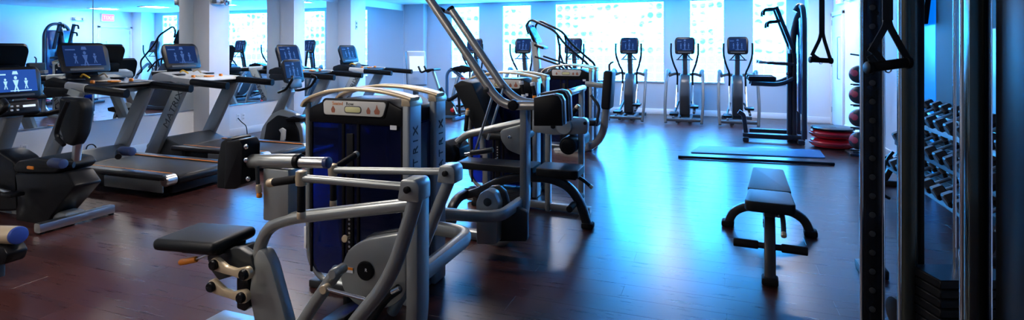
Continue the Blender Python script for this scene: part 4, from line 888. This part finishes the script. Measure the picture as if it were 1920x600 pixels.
# ---- cable machine at the right edge
t = thing('cable_machine', 'black and chrome cable machine filling the right edge of the picture', 'cable machine', (.95, 2.6, 0), world=True)
PERF = mat('perforated_black', (.015, .017, .022), .22, .4); GREENM = mat('dark_mirror_steel', (.16, .19, .17), .12, 1.)
def post(px0, px1, D, m, dep, z1=2.3, nm='post', r=.012, par=None):
    """upright whose front shows between two pixel columns at camera distance D, squared to the room"""
    a, b = W(px0, 91, D=D), W(px1, 91, D=D); ce = (a + b) / 2; wd = (b - a).length * .86
    return rtube(par or t, nm, m, [Vector((ce.x, ce.y, 0)) - ORG, Vector((ce.x, ce.y, z1)) - ORG], wd, dep, r, up=(0, 1, 0)), ce
A_, ca = post(1618, 1650, 2.5, PERF, .05, 2.3, 'adjusting_column', .006)
for k, q in enumerate(((-1), (1))):
    e = Vector((ca.x + q * .041, ca.y - .012, 0)) - ORG
    cyl(A_, 'column_edge', CHROME, e + Vector((0, 0, 0)), e + Vector((0, 0, 2.3)), .009, 10)
for k in range(26):
    z = .1 + k * .085
    lathe(A_, 'locking_hole', DGREY, [(.010, 0), (.013, .002), (.013, .006), (.008, .007)], Vector((ca.x - .002, ca.y - .024, z)) - ORG, (-.25, -1, 0), 10)
CB = mat('dark_olive_post', (.05, .055, .045), .25, .6)
ce = W(1701, 91, D=2.2); cyl(t, 'round_post', CB, Vector((ce.x, ce.y, 0)) - ORG, Vector((ce.x, ce.y, 2.3)) - ORG, .034, 24)
ce2 = W(1722, 91, D=2.25); rtube(t, 'inner_post', BLACK, [Vector((ce2.x, ce2.y, 0)) - ORG, Vector((ce2.x, ce2.y, 2.3)) - ORG], .03, .05, .006)
cw = W(1830, 91, D=1.77); rtube(t, 'front_post', GREENM, [Vector((cw.x, cw.y, 0)) - ORG, Vector((cw.x, cw.y, 2.3)) - ORG], .062, .06, .02, up=(0, 1, 0))
for px, D, r in ((1804, 1.8, .0075), (1790, 2.15, .006), (1856, 1.8, .007), (1886, 1.75, .009), (1687, 2.1, .006)):
    e = W(px, 91, D=D) - ORG; cyl(t, 'guide_rod', CHROME, Vector((e.x, e.y, .05)), Vector((e.x, e.y, 2.28)), r, 10)
e = W(1895, 91, D=1.7); rtube(t, 'rear_post', mat('blue_black_post', (.01, .015, .05), .2, .4), [Vector((e.x, e.y, 0)) - ORG, Vector((e.x, e.y, 2.3)) - ORG], .035, .05, .008)
e = W(1945, 91, D=1.6); box(t, 'shroud', BLACK, Vector((e.x, e.y, 1.15)) - ORG, (.13, .2, 2.3), .02, 3)
# the stack of plates
sc_ = W(1806, 91, D=2.12)
for k in range(17): box(t, 'weight_plate', BLACK, Vector((sc_.x, sc_.y, .075 + k * .036)) - ORG, (.30, .16, .033), .004, 1, E(0, 0, 20))
rtube(t, 'lifting_stem', CHROME, [Vector((sc_.x, sc_.y, .6)) - ORG, Vector((sc_.x, sc_.y, .75)) - ORG], .03, .03, .006)
box(t, 'base_plate', BLACK, Vector((.95, 2.45, .03)) - ORG, (.62, 1.25, .06), .012)
far = Vector((1.02, 4.35, 0))
rtube(t, 'far_column', PERF, [far - ORG, far + Vector((0, 0, 2.3)) - ORG], .07, .07, .008); box(t, 'far_foot', BLACK, far + Vector((0, 0, .03)) - ORG, (.16, .2, .06), .01)
rtube(t, 'top_beam', BLACK, [Vector((.80, 1.7, 2.3)) - ORG, Vector((1.02, 4.45, 2.3)) - ORG], .09, .09, .012); rtube(t, 'top_beam', BLACK, [Vector((.62, 1.95, 2.3)) - ORG, Vector((1.25, 1.95, 2.3)) - ORG], .07, .07, .012); rtube(t, 'top_beam', BLACK, [Vector((.60, 2.9, 2.3)) - ORG, Vector((1.25, 2.9, 2.3)) - ORG], .07, .07, .012)
h1, h2 = W(1541, 110, D=3.6), W(1664, 120, D=1.8)
for h in (h1, h2): rtube(t, 'strap_arm', BLACK, [Vector((h.x - .03, h.y, 2.31)) - ORG, Vector((.9 + .2 * (h.y > 3), h.y + .02, 2.31)) - ORG], .05, .05, .01)
tube(t, 'cable', BLACK, [P(1668, 372, D=2.6), P(1655, 365, D=2.6), P(1652, 335, D=2.6), P(1662, 300, D=2.6), P(1675, 285, D=2.6)], .007, .06, 8)
lathe(t, 'pulley', BLACK, [(.05, -.015), (.06, -.012), (.045, 0), (.06, .012), (.05, .015)], P(1682, 585, D=2.3), (1, .3, 0), 20)
lathe(t, 'pulley_bolt', CHROME, [(.012, 0), (.012, .01), (.006, .014)], P(1690, 592, D=2.25), (-.3, -1, 0), 10)
STRAP = mat('black_webbing', (.008, .008, .009), .6, bump=.4)
def handle(px, D, top, nodes, bar, lab, tw):
    o = W(px, 100, D=D); t = thing('strap_handle', lab, 'handle', (o.x, o.y, 2.28), 0, 'hanging strap handles', world=True)
    rg = Vector((CT, ST, 0)); 
    def q(a, b): return P(a, b, D=D)
    def ribbon(nm, pts, wd):
        bm = bmesh.new(); L = []; R_ = []
        for i, p in enumerate(pts):
            tt = (pts[min(i + 1, len(pts) - 1)] - pts[max(i - 1, 0)]).normalized(); n = tt.cross(Vector((-ST, CT, 0))).normalized(); f = Vector((-ST, CT, 0)) * .0025
            L.append((bm.verts.new(p + n * wd / 2 - f), bm.verts.new(p - n * wd / 2 - f), bm.verts.new(p - n * wd / 2 + f), bm.verts.new(p + n * wd / 2 + f)))
        for i in range(len(L) - 1):
            for j in range(4): bm.faces.new((L[i][j], L[i][(j + 1) % 4], L[i + 1][(j + 1) % 4], L[i + 1][j]))
        bm.faces.new(L[0]); bm.faces.new(L[-1][::-1]); return fin(nm, bm, STRAP, t)
    (tx, ty), (lx, ly), (rx, ry) = nodes
    ribbon('strap', [Vector((q(tx, ty).x, q(tx, ty).y, 0)), q(tx, ty)], tw)
    ribbon('loop_strap', fillet([q(tx - 1, ty - 4), q(tx - 6 * tw * 20, ty + 12), q(lx, ly)], .02, 3), tw * .62)
    ribbon('loop_strap', fillet([q(tx + 1, ty - 4), q(tx + 6 * tw * 20, ty + 12), q(rx, ry)], .02, 3), tw * .62)
    g = cyl(t, 'grip', RUB, q(*bar[0]), q(*bar[1]), .0165, 16, .005)
    for a in bar: cyl(g, 'grip_collar', BLACK, q(*a) - rg * .008, q(*a) + rg * .008, .021, 16, .004)
    k = 1.8 / D; m = ((bar[0][0] + bar[1][0]) / 2, (bar[0][1] + bar[1][1]) / 2 + 8 * k)
    tube(t, 'ring', CHROME, [q(m[0] + 6 * k * math.cos(a), m[1] + 6 * k * math.sin(a)) for a in [PI * i / 8 for i in range(9)]], .0022, .0, 6)
    rb = ribbon('foot_loop', fillet([q(lx, ly - 8 * k), q(lx + 14 * k, ly + 6 * k), q(lx + 30 * k, bar[0][1] - 2 * k), q(lx + 10 * k, bar[0][1]), q(lx - 2 * k, ly + 6 * k)], .02, 3), tw * .6)
handle(1541, 3.6, 0, ((1541, 62), (1522, 104), (1557, 112)), ((1520, 112), (1558, 114)), 'small black strap handle hanging before the right wall', .035)
handle(1664, 1.8, 0, ((1664, 38), (1632, 98), (1700, 108)), ((1629, 127), (1702, 117)), 'large black strap handle hanging in front of the cable machine', .034)
